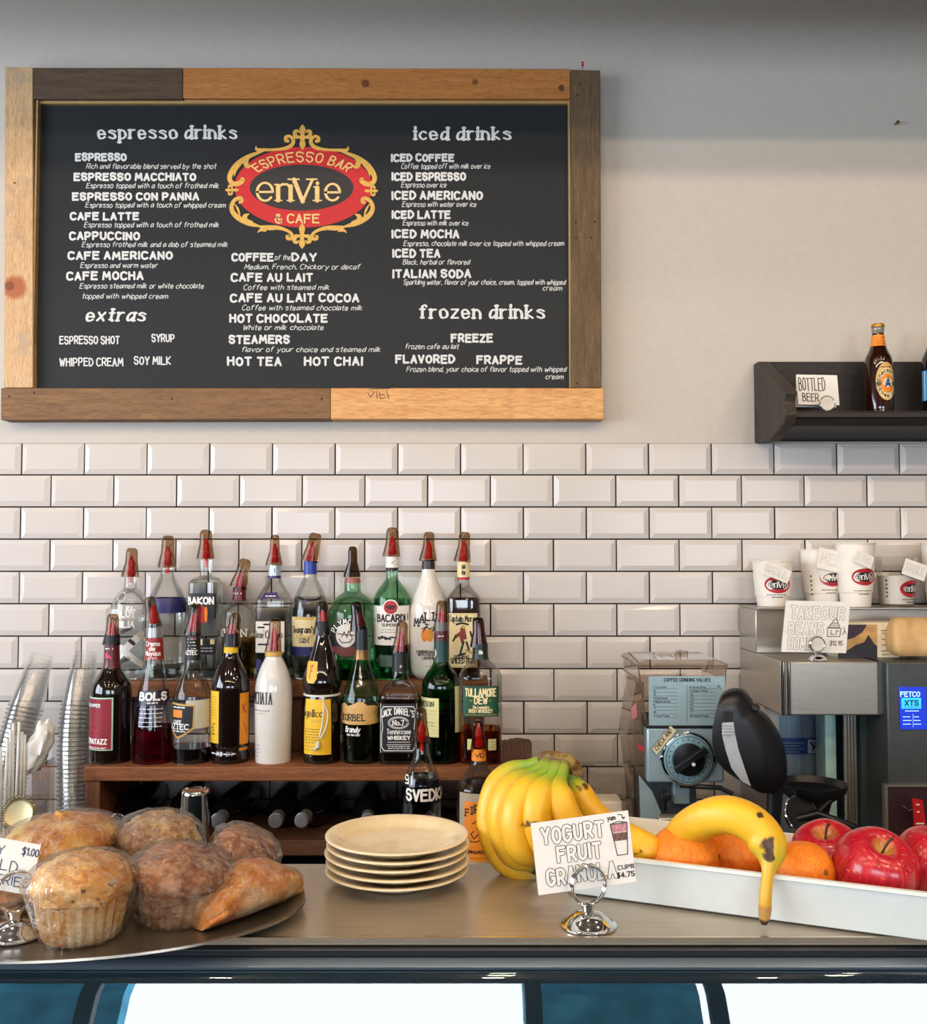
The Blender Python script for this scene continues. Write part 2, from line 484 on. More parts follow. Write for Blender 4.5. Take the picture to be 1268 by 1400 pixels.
M_watera = liquid('amber_spirit', (0.72, 0.30, 0.07))
M_waterol = liquid('pale_amber_spirit', (0.72, 0.58, 0.28))
M_dark = mat('dark_brown_glass', '#160c08', 0.06, var=0.15, coat=0.5)
M_darkred = mat('dark_rum', '#2c0d0a', 0.06, var=0.15, coat=0.4)
M_darkpl = mat('dark_wine_glass', '#0c0d12', 0.10, var=0.15, coat=0.4)
# ================================================================== ROOM
M_wall = mat('painted_wall', '#c6beb4', 0.75, var=0.02, scale=60, bump=0.06)
M_wall2 = mat('brown_grey_wall', '#7c766d', 0.8, var=0.03)
M_ceil = mat('dark_ceiling', '#3c3a38', 0.8, var=0.03)
M_floor = mat('concrete_floor', '#5d564e', 0.5, var=0.15, scale=8)
M_frame = mat('dark_window_frame', '#2b3036', 0.5)
def wallbox(name, *b, m=M_wall):
    return struct(MB().box(*b).build(name, m, origin=((b[0] + b[1]) / 2, (b[2] + b[3]) / 2, b[4])))
wallbox('floor', RX0 - .2, RX1 + .2, RY0 - .2, YW + .2, -.1, 0, m=M_floor)
wallbox('ceiling', RX0 - .2, RX1 + .2, RY0 - .2, YW + .2, RZ, RZ + .1, m=M_ceil)
wallbox('wall_back', RX0, RX1, YW, YW + .12, 0, RZ)
wallbox('wall_right', RX1, RX1 + .12, RY0, YW + .12, 0, RZ, m=M_wall2)
def holed_wall(name, axis, a0, a1, t0, t1, holes):
    """solid wall with window openings; axis 'x' or 'y' runs along it"""
    mb = MB()
    def bx(u0, u1, z0, z1):
        if u1 - u0 < 1e-4 or z1 - z0 < 1e-4: return
        if axis == 'x': mb.box(u0, u1, t0, t1, z0, z1)
        else: mb.box(t0, t1, u0, u1, z0, z1)
    hs = sorted(holes); z0 = hs[0][2]; z1 = hs[0][3]
    bx(a0, a1, 0, z0); bx(a0, a1, z1, RZ)
    u = a0
    for h in hs: bx(u, h[0], z0, z1); u = h[1]
    bx(u, a1, z0, z1)
    return struct(mb.build(name, M_wall2, origin=((a0 + a1) / 2 if axis == 'x' else t0, t0 if axis == 'x' else (a0 + a1) / 2, 0)))
holed_wall('wall_front', 'x', RX0, RX1, RY0 - .12, RY0, WINS_FRONT)
holed_wall('wall_left', 'y', RY0, YW, RX0 - .12, RX0, [WIN_LEFT])
wn = 1
for (x0, x1, z0, z1) in WINS_FRONT:
    mb = MB()
    for (a, b_) in ((x0, x0 + .04), (x1 - .04, x1)): mb.box(a, b_, RY0 - .08, RY0 - .02, z0, z1)
    for (a, b_) in ((z0, z0 + .04), (z1 - .04, z1)): mb.box(x0 + .04, x1 - .04, RY0 - .08, RY0 - .02, a, b_)
    struct(mb.build('window_%d' % wn, M_frame, origin=((x0 + x1) / 2, RY0 - .05, z0))); wn += 1
y0, y1, z0, z1 = WIN_LEFT
mb = MB()
for (a, b_) in ((y0, y0 + .05), (y1 - .05, y1), ((y0 + y1) / 2 - .02, (y0 + y1) / 2 + .02)): mb.box(RX0 - .08, RX0 - .02, a, b_, z0, z1)
for (a, b_) in ((z0, z0 + .05), (z1 - .05, z1)): mb.box(RX0 - .08, RX0 - .02, y0 + .05, (y0 + y1) / 2 - .02, a, b_).box(RX0 - .08, RX0 - .02, (y0 + y1) / 2 + .02, y1 - .05, a, b_)
struct(mb.build('window_%d' % wn, M_frame, origin=(RX0 - .05, 0, z0)))
# unseen dropped beam, set so its lower edge cuts the lamp light on the wall
wallbox('unseen_trim_1', RX0, RX1, 1.50, 1.66, 2.72, RZ, m=M_wall2)
# unseen blue slabs added outside two windows to tint the case glass reflection
M_blueslab = mat('blue_reflection_slab', '#5cc0ee', 0.8, var=0.3, scale=5)
for i_, (ax0, ax1) in enumerate(((.31, 1.22), (-2.9, -1.76))):
    mb = MB(); mb.prism([(ax0, RY0 - .5, 2.7), (ax0, RY0 - .5, 1.3), (ax0, RY0 - .62, 1.3), (ax0, RY0 - .62, 2.7)], (ax1 - ax0, 0, 0))
    struct(mb.build('unseen_trim_%d' % (2 + i_), M_blueslab, origin=((ax0 + ax1) / 2, RY0 - .55, 1.1)))

# ------------------------------------------------------------------ tiled lower wall: bevelled white tiles in dark grout
M_tile = mat('white_glazed_tile', '#d1c9c3', 0.14, var=0.012, scale=5, spec=0.22)
M_grout = mat('dark_grout', '#1d1815', 0.9, var=0.2)
TZ = ZP(606.5, YW); TP = (ZP(607, YW) - ZP(1048, YW)) / 10.0; TW = 0.15485
gr = 0.0036
mb = MB().box(RX0, RX1, YW - .006, YW - .0002, 0.0, TZ)
struct(mb.build('wall_back_grout', M_grout, origin=(0, YW - .003, 0)))
mb = MB()
x_even = XP(32.0, YW, 628) ; x_odd = XP(72.0, YW, 670)
for r in range(16):
    z1 = TZ - r * TP - gr * .3; z0 = z1 - TP + gr
    xs = (x_even if r % 2 == 0 else x_odd) - 9 * TW
    for c in range(26):
        a = xs + c * TW + gr / 2 + random.uniform(-.0004, .0004); b_ = a + TW - gr
        if b_ > RX1 or a < RX0: continue
        ya, yb_, yc = YW - .0058, YW - .0095, YW - .0145; e = .0125
        jx, jz = random.uniform(-.0006, .0006), random.uniform(-.0006, .0006)
        L0 = [(a, ya, z0), (b_, ya, z0), (b_, ya, z1), (a, ya, z1)]
        L1 = [(a, yb_, z0), (b_, yb_, z0), (b_, yb_, z1), (a, yb_, z1)]
        L2 = [(a + e, yc + jx, z0 + e), (b_ - e, yc - jx, z0 + e), (b_ - e, yc - jx + jz, z1 - e), (a + e, yc + jx + jz, z1 - e)]
        mb.loft([L0, L1, L2], cap0=False)
struct(mb.build('wall_back_tiles', M_tile, origin=(0, YW - .01, 0), smooth=False))

# ------------------------------------------------------------------ work counter along the back wall
CB = 0.90
M_counter = mat('dark_counter_top', '#4b463f', 0.4, var=0.15)
root = thing('back_counter', 'dark work counter along the tiled wall under the wooden bottle rack', 'counter', (0, 2.1, 0))
MB().box(-2.2, 2.2, 1.72, YW - .018, CB - .04, CB).build('worktop', M_counter, root, bevel=.004)
MB().box(-2.2, 2.2, 1.78, YW - .018, 0.0, CB - .04).build('base_cabinet', M_blackm, root)

# ================================================================== MENU BOARD
YF, YB = YW - .052, YW - .030
def wx(px, py=330): return P(px, py, YF).x
def wz(py): return P(634, py, YF).z
root = thing('menu_board', 'large black chalkboard menu in a patchwork wooden frame hung above the tiles', 'menu board', (P(413, 574, YF).x, YF, wz(574)))
M_board = mat('chalkboard_black', '#1c2024', 0.6, var=0.08, scale=120, spec=0.3)
MB().box(wx(30), wx(800), YB, YW - .004, wz(550), wz(120)).build('chalkboard', M_board, root)
ox, oy, oz = root['_o']
def plank(pl, m, thick=.052, label=None):
    (x0, y0), (x1, y1), (x2, y2), (x3, y3) = pl
    pts = [Vector((wx(x, y), YF, wz(y))) for x, y in pl]
    o = MB().prism(pts, (0, thick - .004, 0)).build('frame_plank', m, root, bevel=.0018)
    if label: o['label'] = label
    return o
kx, kz = wx(20, 395) - ox, wz(393) - oz
W_pale = wood('pale_pine', '#c79a6a', '#e0b98a', 'Z', 1.0, 0.55, knots=[(kx, 0, kz, .046, '#a85a2c'), (kx - .012, 0, kz + .004, .018, '#7a3c1c'), (wx(20, 250) - ox, 0, wz(250) - oz, .004, '#2a1a10')], blotch='#a89378')
W_dark = wood('dark_barn_wood', '#3f3126', '#6b5238', 'X', 1.0, 0.75)
W_orange = wood('orange_pine', '#a9682c', '#cf8a48', 'X', 1.0, 0.5, knots=[(wx(500, 114) - ox, 0, wz(114) - oz, .016, '#6d3c18'), (wx(650, 112) - ox, 0, wz(112) - oz, .012, '#7a4a20'), (wx(768, 120) - ox, 0, wz(120) - oz, .012, '#5d3416')])
W_right = wood('grey_brown_barn_wood', '#4a3a28', '#7d6445', 'Z', 1.0, 0.75, knots=[(wx(a, b_) - ox, 0, wz(b_) - oz, .004, '#15100c') for a, b_ in ((788, 305), (814, 303), (788, 325), (809, 325), (789, 524), (790, 130), (793, 115))])
W_bot = wood('brown_barn_wood', '#6b4a2c', '#977048', 'X', 1.0, 0.7, knots=[(wx(a, b_) - ox, 0, wz(b_) - oz, .0042, '#160f0a') for a, b_ in ((13, 542), (47, 537), (235, 545), (440, 545))])
W_fir = wood('new_fir', '#cf8b47', '#eab573', 'X', .8, 0.5)
plank([(45.5, 135), (45.5, 92.5), (250, 92.5), (250, 135)], W_dark, label='dark weathered plank')
plank([(250.4, 134), (250.4, 92.5), (780, 94), (780, 135)], W_orange, label='orange pine plank with knots')
plank([(5, 530), (7, 91), (45, 92), (45, 530)], W_pale, .056, 'pale pine plank with a large reddish knot')
plank([(780.5, 530), (780.5, 95), (821, 96), (823, 530)], W_right, .05, 'grey-brown weathered plank')
plank([(1, 574), (1, 530.5), (452, 530.5), (452, 573)], W_bot, .055, 'brown weathered plank with nail holes')
plank([(452.4, 573), (452.4, 530.5), (826, 530.5), (826, 573)], W_fir, .057, 'new orange fir plank')
MB().box(wx(45.2), wx(47.5), YF + .004, YB, wz(530), wz(136)).box(wx(778.6), wx(780.4), YF + .003, YB, wz(530), wz(136)).box(wx(47.6), wx(778.5), YF + .012, YB, wz(138.5), wz(134)).build('liner', mat('gold_wood_edge', '#a88a58', 0.5), root)
# pencil stamp on the bottom plank, a pin on top
sf = lambda x, y, o: Vector((wx(x, -y), YF - o, wz(-y)))
mb = MB(); st = [[Vector((x, -y, 0)) for x, y in pl] for pl in ([(503, 537), (507, 543), (512, 536)], [(515, 535), (516, 545)], [(519, 536), (520, 545), (527, 544)], [(520, 540), (526, 539)], [(529, 535), (532, 545)], [(505, 532), (533, 531)])]
ink(mb, st, 1.0, sf).build('stamp', M_ink, root, smooth=False)
mb = MB().lathe([(.0005, 0), (.0008, .010), (.003, .010), (.003, .0125), (.0018, .013), (.0018, .017), (.0035, .018), (.003, .0195)], P(797, 95.5, YF + .01), 10)
mb.build('pin', M_red, root)

# chalk lettering -----------------------------------------------------------
M_chalk = mat('chalk_white', '#d9d9d8', 0.85, var=0.12, scale=400)
M_chalk2 = mat('chalk_white_thin', '#c9cac8', 0.85, var=0.1, scale=400)
bs = lambda x, y, o: P(x, -y, YB - o)
CAPS = {
 'left': [("ESPRESSO", 103, 173, 219, 11), ("ESPRESSO MACCHIATO", 101, 268, 246, 11), ("ESPRESSO CON PANNA", 99, 272, 273, 11), ("CAFE LATTE", 96, 190, 300, 11),
  ("CAPPUCCINO", 95, 191, 327, 11.5), ("CAFE AMERICANO", 93, 236, 354, 11.5), ("CAFE MOCHA", 91, 196, 382, 12)],
 'middle': [("COFFEE", 317, 374, 356, 11.5), ("DAY", 399, 433, 356, 11.5), ("CAFE AU LAIT", 316, 428, 384, 12), ("CAFE AU LAIT COCOA", 315, 491, 412, 12), ("HOT CHOCOLATE", 314, 448, 440, 12), ("STEAMERS", 313, 396, 469, 12),
  ("HOT TEA", 311, 385, 499, 12.5), ("HOT CHAI", 416, 496, 499, 12.5)],
 'right': [("ICED COFFEE", 535, 621, 220, 11), ("ICED ESPRESSO", 536, 637, 246, 11.5), ("ICED AMERICANO", 536, 660, 272, 12), ("ICED LATTE", 536, 616, 298, 11.5), ("ICED MOCHA", 536, 628, 324.5, 12), ("ICED TEA", 537, 602, 351, 12), ("ITALIAN SODA", 537, 644, 379, 12),
  ("FREEZE", 617, 674, 467, 12), ("FLAVORED", 541, 622, 496, 12), ("FRAPPE", 652, 714, 497, 12)]}
THIN = {
 'left': [("Rich and flavorable blend served by the shot", 118, 295, 230.5), ("Espresso topped with a touch of frothed milk", 118, 299, 257), ("Espresso topped with a touch of whipped cream", 117, 308, 283.5), ("Espresso topped with a touch of frothed milk", 115, 299, 310.5),
  ("Espresso frothed milk and a dab of steamed milk", 112, 311, 337.5), ("Espresso and warm water", 110, 215, 366), ("Espresso steamed milk or white chocolate", 109, 278, 394), ("topped with whipped cream", 112, 229, 408)],
 'middle': [("of the", 376, 397, 355), ("Medium, French, Chickory or decaf", 334, 492, 368), ("Coffee with steamed milk", 333, 450, 396), ("Coffee with steamed chocolate milk", 331, 495, 424), ("White or milk chocolate", 332, 442, 451), ("flavor of your choice and steamed milk", 330, 520, 481)],
 'right': [("Coffee topped off with milk over ice", 549, 670, 230.5), ("Espresso over ice", 549, 610, 256), ("Espresso with water over ice", 550, 651, 282.5), ("Espresso with milk over ice", 551, 640, 308), ("Espresso, chocolate milk over ice topped with whipped cream", 552, 771, 336), ("Black, herbal or flavored", 551, 642, 361.5),
  ("Sparkling water, flavor of your choice, cream, topped with whipped", 552, 773, 389), ("cream", 742, 768, 397), ("frozen cafe au lait", 554, 627, 477), ("Frozen blend, your choice of flavor topped with whipped", 556, 774, 508), ("cream", 746, 770, 518)]}
for col in ('left', 'middle', 'right'):
    for s, a, b_, y, h in CAPS[col]: ink(MB(), lay(s, a + 1, b_ - 1, -y, h - 2.4, jit=.4, gap=3.6), 2.9, bs, .0003).build('item_lettering', M_chalk, root, smooth=False, recalc=False)
    for s, a, b_, y in THIN[col]: ink(MB(), lay(s, a, b_, -y, 6.7, shear=.28, jit=.4, gap=2.2), 1.05, bs, .0003, joins=False).build('description_lettering', M_chalk2, root, smooth=False, recalc=False)
for s, a, b_, y, h in (("ESPRESSO SHOT", 82, 163, 470, 11), ("SYRUP", 208, 238, 467, 10.5), ("WHIPPED CREAM", 82, 168, 500, 11), ("SOY MILK", 184, 233, 498, 11)): ink(MB(), lay(s, a, b_, -y, h - 1, jit=.4, gap=3), 1.8, bs, .0003).build('item_lettering', M_chalk, root, smooth=False, recalc=False)
for s, a, b_, y, h, sh in (("espresso drinks", 135, 323, 189, 16.5, 0), ("extras", 118, 197, 438.5, 16, .25), ("iced drinks", 568, 698, 190.5, 16, 0), ("frozen drinks", 574, 744, 434.5, 17, 0)):
    ink(MB(), lay(s, a, b_, -y, h, serif=True, shear=sh, gap=3.4, jit=.2), 4.0, bs, .0003, nib=.42).build('heading_lettering', M_chalk, root, smooth=False, recalc=False)

# painted logo ---------------------------------------------------------------
M_logored = mat('logo_red_paint', '#c4141c', 0.55, var=0.12, scale=200)
M_logogold = mat('logo_gold_paint', '#d9a94c', 0.5, var=0.12, scale=200)
M_logoblk = mat('logo_black_paint', '#1d1c20', 0.55, var=0.05)
mb = MB(); blob(mb, [(x, -y) for x, y in oval(415, 256, 94, 55, 60)], bs, .0003)
lg = mb.build('logo', M_logored, root, smooth=False, recalc=False); lg['label'] = 'painted red oval cafe emblem with gold scrolls'
mb = MB(); blob(mb, [(x, -y) for x, y in oval(412.5, 256.5, 71, 31.5, 60)], bs, .0006); mb.build('logo_center', M_logoblk, lg, smooth=False, recalc=False)
mb = MB()
cs = lambda p: (300 + p[0] / 5.283, -(150 + p[1] / 5.283))
def sym(pts, ws, m=True):
    taper(mb, [cs(p) for p in pts], [w / 5.283 for w in ws], bs, .0008)
    if m: taper(mb, [cs((1196 - p[0], p[1] + 2)) for p in pts], [w / 5.283 for w in ws], bs, .0008)
sym([(505, 226), (482, 222), (482, 198), (510, 192), (535, 222), (520, 258), (470, 280), (400, 288), (330, 290), (272, 288), (266, 262)], [20, 26, 24, 22, 26, 28, 24, 18, 22, 22, 4])
sym([(330, 296), (260, 318), (190, 350), (130, 395), (88, 450), (74, 498), (96, 532), (140, 532), (168, 508), (156, 492)], [6, 24, 34, 40, 38, 34, 34, 34, 34, 14])
sym([(215, 345), (192, 380), (205, 408), (236, 402)], [10, 34, 34, 4])
sym([(160, 390), (120, 430), (108, 480)], [10, 22, 4])
sym([(140, 672), (160, 662), (156, 640), (124, 644), (98, 668), (88, 710), (106, 752), (150, 790), (220, 822), (290, 842)], [16, 26, 28, 28, 28, 32, 36, 38, 36, 14])
sym([(215, 752), (185, 770), (192, 800), (240, 815)], [6, 34, 34, 20])
sym([(110, 680), (135, 720), (150, 775)], [6, 16, 6])
sym([(280, 842), (350, 852), (420, 852), (480, 868), (520, 895), (522, 928), (494, 930), (490, 912), (506, 908)], [10, 36, 30, 22, 22, 24, 24, 18, 8])
sym([(340, 870), (300, 868), (276, 888)], [22, 22, 4])
def lys(cx, cy, s, a):
    c, n = math.cos(a), math.sin(a)
    T = lambda p: cs((cx + (p[0] * c - p[1] * n) * s, cy + (p[0] * n + p[1] * c) * s))
    def tp(pts, ws): taper(mb, [T(p) for p in pts], [w * s / 5.283 for w in ws], bs, .0009)
    tp([(0, -92), (0, -60), (0, -20), (0, 20), (0, 55), (0, 92)], [4, 44, 30, 30, 44, 6])
    for k in (1, -1): tp([(k * 8, 16), (k * 22, 0), (k * 48, -4), (k * 56, -36), (k * 36, -46), (k * 24, -30)], [10, 20, 30, 28, 20, 6])
lys(601, 198, 1.0, 0); lys(598, 912, 1.0, math.pi); lys(92, 580, .55, -math.pi / 2); lys(1098, 586, .55, math.pi / 2)
mb.build('logo_scrolls', M_logogold, lg, smooth=False, recalc=False)
mb = MB()
def serif_word(mb, surf, off, X, Y, k):
    """the shop name, in slab-ended letters; X, Y: place of a unit grid, k: scale"""
    def t(p, w): ink(mb, [[Vector((X + a * k, Y + b_ * k, 0)) for a, b_ in p]], w * k, surf, off, nib=.35)
    def e(x, y, s): t([(x, y + 4.2 * s)] + [(x + 7.4 * s, y + 4.2 * s)] + [(x + (3.8 + 3.7 * math.cos(a)) * s, y + (4.3 + 4.3 * math.sin(a)) * s) for a in [i * .35 for i in range(0, 17)]], 1.9)
    e(0, 0, 1.25)
    for x in (12.6, 20.0): t([(x, .3), (x, 8.6)], 2.6); t([(x - 2, .2), (x + 2.2, .2)], 1.2)
    t([(10.4, 9.7), (13, 9.7)], 1.2); t([(12.6, 8), (15, 9.8), (18, 9.8), (20, 7.6)], 1.9)
    t([(22, 12.6), (27.2, -.4)], 2.9); t([(27.2, -.4), (33, 12.6)], 1.9); t([(18.5, 12.8), (25, 12.8)], 1.4); t([(29.5, 12.8), (35.6, 12.8)], 1.4)
    t([(35.8, .3), (35.8, 7.8)], 2.7); t([(33.4, .2), (38.4, .2)], 1.2); t([(33.8, 8.2), (36, 8.2)], 1.2); t([(35.9, 10.4), (36, 10.5)], 2.8)
    e(40.6, .2, 1.15)
serif_word(mb, bs, .0009, 351.5, -274.5, 2.3)
def arc_text(mb, s, cx, cy, a, b_, t0, t1, h, w, surf, off):
    """letters along an ellipse from angle t0 to t1 (screen degrees, clockwise from left)"""
    for pl in lay(s, 0, 1, 0, 1, gap=3.2):
        q = []
        for p in pl:
            t = R(t0 + (t1 - t0) * p.x); sgn = -1 if t1 > t0 else 1
            q.append(Vector((cx - (a + (p.y - .5) * h * (1 if t1 > t0 else -1)) * math.cos(t), cy - (-(b_ + (p.y - .5) * h * (1 if t1 > t0 else -1)) * math.sin(t)), 0)))
        ink(mb, [q], w, surf, off)
arc_text(mb, "ESPRESSO BAR", 414, -257, 83, 42.5, 38, 141, 12.5, 2.0, bs, .0009)
ink(mb, lay("& CAFE", 377, 436, -304.5, 11, jit=.3), 2.2, bs, .0009)
mb.build('logo_lettering', mat('logo_cream_paint', '#e8c27c', 0.5, var=0.1, scale=200), lg, smooth=False, recalc=False)
# screw left in the wall
o = MB().lathe([(.0022, 0), (.0022, .012), (.0045, .0125), (.004, .015), (.001, .0155)], (0, 0, 0), 12, M=Matrix.Rotation(R(90), 4, 'X')).shift(lambda p: p + P(1225, 170, YW)).build('wall_screw', mat('brass', '#8a7a48', .35, 1.0), origin=P(1225, 170, YW))
tag(o, 'small brass screw sticking out of the bare wall at upper right', 'screw')
# ================================================================== WOODEN BOTTLE RACK
DF, DBK = 2.215, 2.365                      # depth of the front and the rear bottle row
ZF = PZ(400, 1044, 0).z if False else ZP(1044, 2.183)
ZR = ZP(931, 2.31)
W_rack = wood('rack_wood', '#6e3f20', '#a8683a', 'X', 1.2, 0.6, gouge=.1)
W_rackd = wood('rack_wood_dark', '#3c2415', '#6b4226', 'X', 1.2, 0.65)
W_rackz = wood('rack_wood_upright', '#5d341c', '#8e5530', 'Z', 1.2, 0.6)
xl, xr = XP(117, 2.15), XP(700, 2.15)
root = thing('bottle_rack', 'two-tier brown wooden bottle rack standing on the counter against the tiles', 'rack', ((xl + xr) / 2, 2.28, CB))
MB().box(xl, xr, 2.15, 2.425, ZF - .031, ZF).build('shelf_board', W_rack, root, bevel=.003)
MB().box(xl + .004, xr - .004, 2.155, 2.42, CB + .033, CB + .067).build('shelf_board', W_rackd, root, bevel=.003)
for a in (xl + .002, xr - .034): MB().box(a, a + .032, 2.155, 2.42, CB + .067, ZF - .031).build('side_panel', W_rackz, root, bevel=.002)
for a in (xl + .03, xr - .08): MB().box(a, a + .05, 2.17, 2.41, CB, CB + .033).build('foot', W_rackd, root, bevel=.002)
xl2, xr2 = XP(140, 2.31), XP(668, 2.31)
MB().box(xl2, xr2, 2.308, 2.422, ZR - .038, ZR).build('upper_shelf_board', W_rack, root, bevel=.003)
for a in (xl2 + .01, (xl2 + xr2) / 2 - .015, xr2 - .04): MB().box(a, a + .03, 2.325, 2.42, ZF, ZR - .038).build('upright', W_rackz, root, bevel=.002)

# ================================================================== SPIRIT BOTTLES
class Bottle:
    def __init__(s, label, cx, D, zb, prof, gm, sq=0, group=None, seg=44, name='liquor_bottle', pyref=900):
        s.cx, s.D = cx, D
        s.k = P(cx + 1, pyref, D).x - P(cx, pyref, D).x
        s.X = P(cx, pyref, D).x; s.sq = sq
        pts = [Vector((r * s.k, zb if i == 0 else max(zb, ZP(py, D)), 0)) for i, (py, r) in enumerate(prof)]
        q = [pts[0]] + cat_rom(pts[1:], 4)
        z = -1; s.p = []
        for v in q:
            zz = max(v.y, z + 1e-5); z = zz; s.p.append((max(v.x, .0008), zz))
        s.zb = zb; s.rm = max(r for r, z in s.p)
        s.root = thing(name, label, 'bottle', (s.X, D, zb), group)
        s.seg = seg
        s.body = s.shell(0, 1, 'glass_body', gm, cap1=False)
        s.inks = {}
    def R(s, z):
        p = s.p
        for (r0, z0), (r1, z1) in zip(p[:-1], p[1:]):
            if z <= z1: return r0 + (r1 - r0) * max(0, (z - z0)) / max(1e-6, z1 - z0)
        return p[-1][0]
    def sh(s, a, r):
        if not s.sq: return 1.0
        t = max(0.0, min(1.0, (r / s.rm - .5) / .4)); n = 2 + (s.sq - 2) * t
        return (abs(math.cos(a)) ** n + abs(math.sin(a)) ** n) ** (-1 / n)
    def shell(s, z0, z1, name, m, k=1.0, grow=0.0, cap0=True, cap1=True, ztop=None, parent=None):
        pr = s.p
        if ztop is not None:
            pr = [(r, z) for r, z in s.p if z < ztop - 1e-4] + [(s.R(ztop), ztop)]
        if k != 1.0: pr = [(r * k, z + (.003 if i == 0 else 0)) for i, (r, z) in enumerate(pr)]
        loops = []
        for r, z in pr:
            loops.append([(s.X + (r + grow) * s.sh(a, r) * math.sin(a), s.D - (r + grow) * s.sh(a, r) * math.cos(a), z) for a in [2 * math.pi * j / s.seg for j in range(s.seg)]])
        return MB().loft(loops, cap0, cap1).build(name, m, parent or s.root)
    def fill(s, py, m, k=.93, name='liquid'):
        return s.shell(0, 1, name, m, k=k, ztop=ZP(py, s.D))
    def S(s, x, z, off):
        r = s.R(z); a = x / s.rm if not s.sq else math.atan2(x, s.rm)
        if not s.sq and abs(x) > 0: a = x / max(r, .004) if r < s.rm * .75 else x / s.rm
        q = (r + off) * s.sh(a, r)
        return Vector((s.X + q * math.sin(a), s.D - q * math.cos(a), z))
    def arc(s, px, py):
        r = s.R(ZP(py, s.D)); d = (px - s.cx) * s.k
        if s.sq: return d
        return (r if r < s.rm * .75 else s.rm) * math.asin(max(-1, min(1, d / r)))
    def lab(s, y0, y1, x0, x1, m, name='label', off=.0006, poly=None, lbl=None):
        ym = (y0 + y1) / 2
        a0 = s.arc(x0, ym) if x0 is not None else -s.rm * math.pi * .995
        a1 = s.arc(x1, ym) if x1 is not None else s.rm * math.pi * .995
        za, zb_ = ZP(y1, s.D), ZP(y0, s.D)
        if x0 is None and s.R((za + zb_) / 2) < s.rm * .75:
            a1 = s.R(za) * math.pi; a0 = -a1
            if s.sq: a0, a1 = -s.rm * 60, s.rm * 60
        mb = MB()
        if x0 is None:
            ng = 48; o = []
            for i in range(ng):
                a = 2 * math.pi * i / ng
                o.append([(s.X + (s.R(z) + off) * s.sh(a, s.R(z)) * math.sin(a), s.D - (s.R(z) + off) * s.sh(a, s.R(z)) * math.cos(a), z) for z in [za + (zb_ - za) * j / 6 for j in range(7)]])
            mb.loft([[o[i][j] for i in range(ng)] for j in range(7)], False, False)
        elif poly:
            q = [(s.arc(px, py), ZP(py, s.D)) for px, py in poly]; q2 = []
            for (xa_, ya_), (xb_, yb2) in zip(q, q[1:] + q[:1]):
                m_ = max(1, int(abs(xb_ - xa_) / .006))
                for i in range(m_): q2.append((xa_ + (xb_ - xa_) * i / m_, ya_ + (yb2 - ya_) * i / m_))
            s.fan(mb, q2, sum(p[0] for p in q2) / len(q2), (za + zb_) / 2, off)
        else:
            mb.grid(lambda u, v: s.S(a0 + (a1 - a0) * u, za + (zb_ - za) * v, off), 18, 6)
        o = mb.build(name, m, s.root, recalc=False)
        if lbl: o['label'] = lbl
        s.last = o; return o
    def fan(s, mb, q, cx, cz, off):
        """closed outline filled in rings that follow the curve of the glass"""
        n = len(q); o = len(mb.v); K = (1, .85, .7, .55, .4, .25, .1)
        for k in K: mb.v += [s.S(cx + (x - cx) * k, cz + (z - cz) * k, off) for x, z in q]
        for r in range(len(K) - 1):
            for i in range(n): mb.f.append((o + r * n + i, o + r * n + (i + 1) % n, o + (r + 1) * n + (i + 1) % n, o + (r + 1) * n + i))
        mb.f.append(tuple(o + (len(K) - 1) * n + i for i in range(n)))
    def txt(s, t, x0, x1, y, cap, m=None, w=None, off=.0010, **kw):
        m = m or M_ink
        a0, a1 = s.arc(x0, y - cap / 2), s.arc(x1, y - cap / 2)
        mb = s.inks.setdefault((m.name, s.last.name if hasattr(s, 'last') else ''), (MB(), m, getattr(s, 'last', s.body)))[0]
        hh = cap * s.k
        ink(mb, lay(t, a0, a1, ZP(y, s.D), hh, **{k: v for k, v in kw.items() if k in ('shear', 'jit', 'serif', 'gap')}), (w or cap * .2) * s.k, s.S, off, nib=kw.get('nib', 0))
    def lines(s, x0, x1, y0, y1, n, m=None, w=.7, off=.0010):
        """rows of print too small to read"""
        m = m or M_ink
        mb = s.inks.setdefault((m.name, s.last.name if hasattr(s, 'last') else ''), (MB(), m, getattr(s, 'last', s.body)))[0]
        for i in range(n):
            y = y0 + (y1 - y0) * i / max(1, n - 1); x = x0 + random.uniform(0, 2)
            while x < x1 - 2:
                e = min(x1, x + random.uniform(2, 6))
                ink(mb, [[Vector((s.arc(x, y), ZP(y, s.D), 0)), Vector((s.arc(e, y), ZP(y, s.D), 0))]], w * s.k, s.S, off, joins=False); x = e + 1.2
    def draw(s, pls, m, w, off=.0010):
        mb = s.inks.setdefault((m.name, s.last.name if hasattr(s, 'last') else ''), (MB(), m, getattr(s, 'last', s.body)))[0]
        L = []
        for pl in pls:
            q = [pl[0]]
            for a, c in zip(pl[:-1], pl[1:]):
                m_ = max(1, int(abs(c[0] - a[0]) / 3.5)); q += [(a[0] + (c[0] - a[0]) * i / m_, a[1] + (c[1] - a[1]) * i / m_) for i in range(1, m_ + 1)]
            L.append([Vector((s.arc(x, y), ZP(y, s.D), 0)) for x, y in q])
        ink(mb, L, w * s.k, s.S, off)
    def spot(s, cx, cy, a, b_, m, off=.0009, n=24, name='emblem'):
        za = ZP(cy, s.D); q = [(s.arc(cx + a * math.cos(t), cy), ZP(cy + b_ * math.sin(t), s.D)) for t in [2 * math.pi * i / n for i in range(n)]]
        mb = MB(); s.fan(mb, q, s.arc(cx, cy), za, off); mb.build(name, m, s.last if hasattr(s, 'last') else s.root, recalc=False)
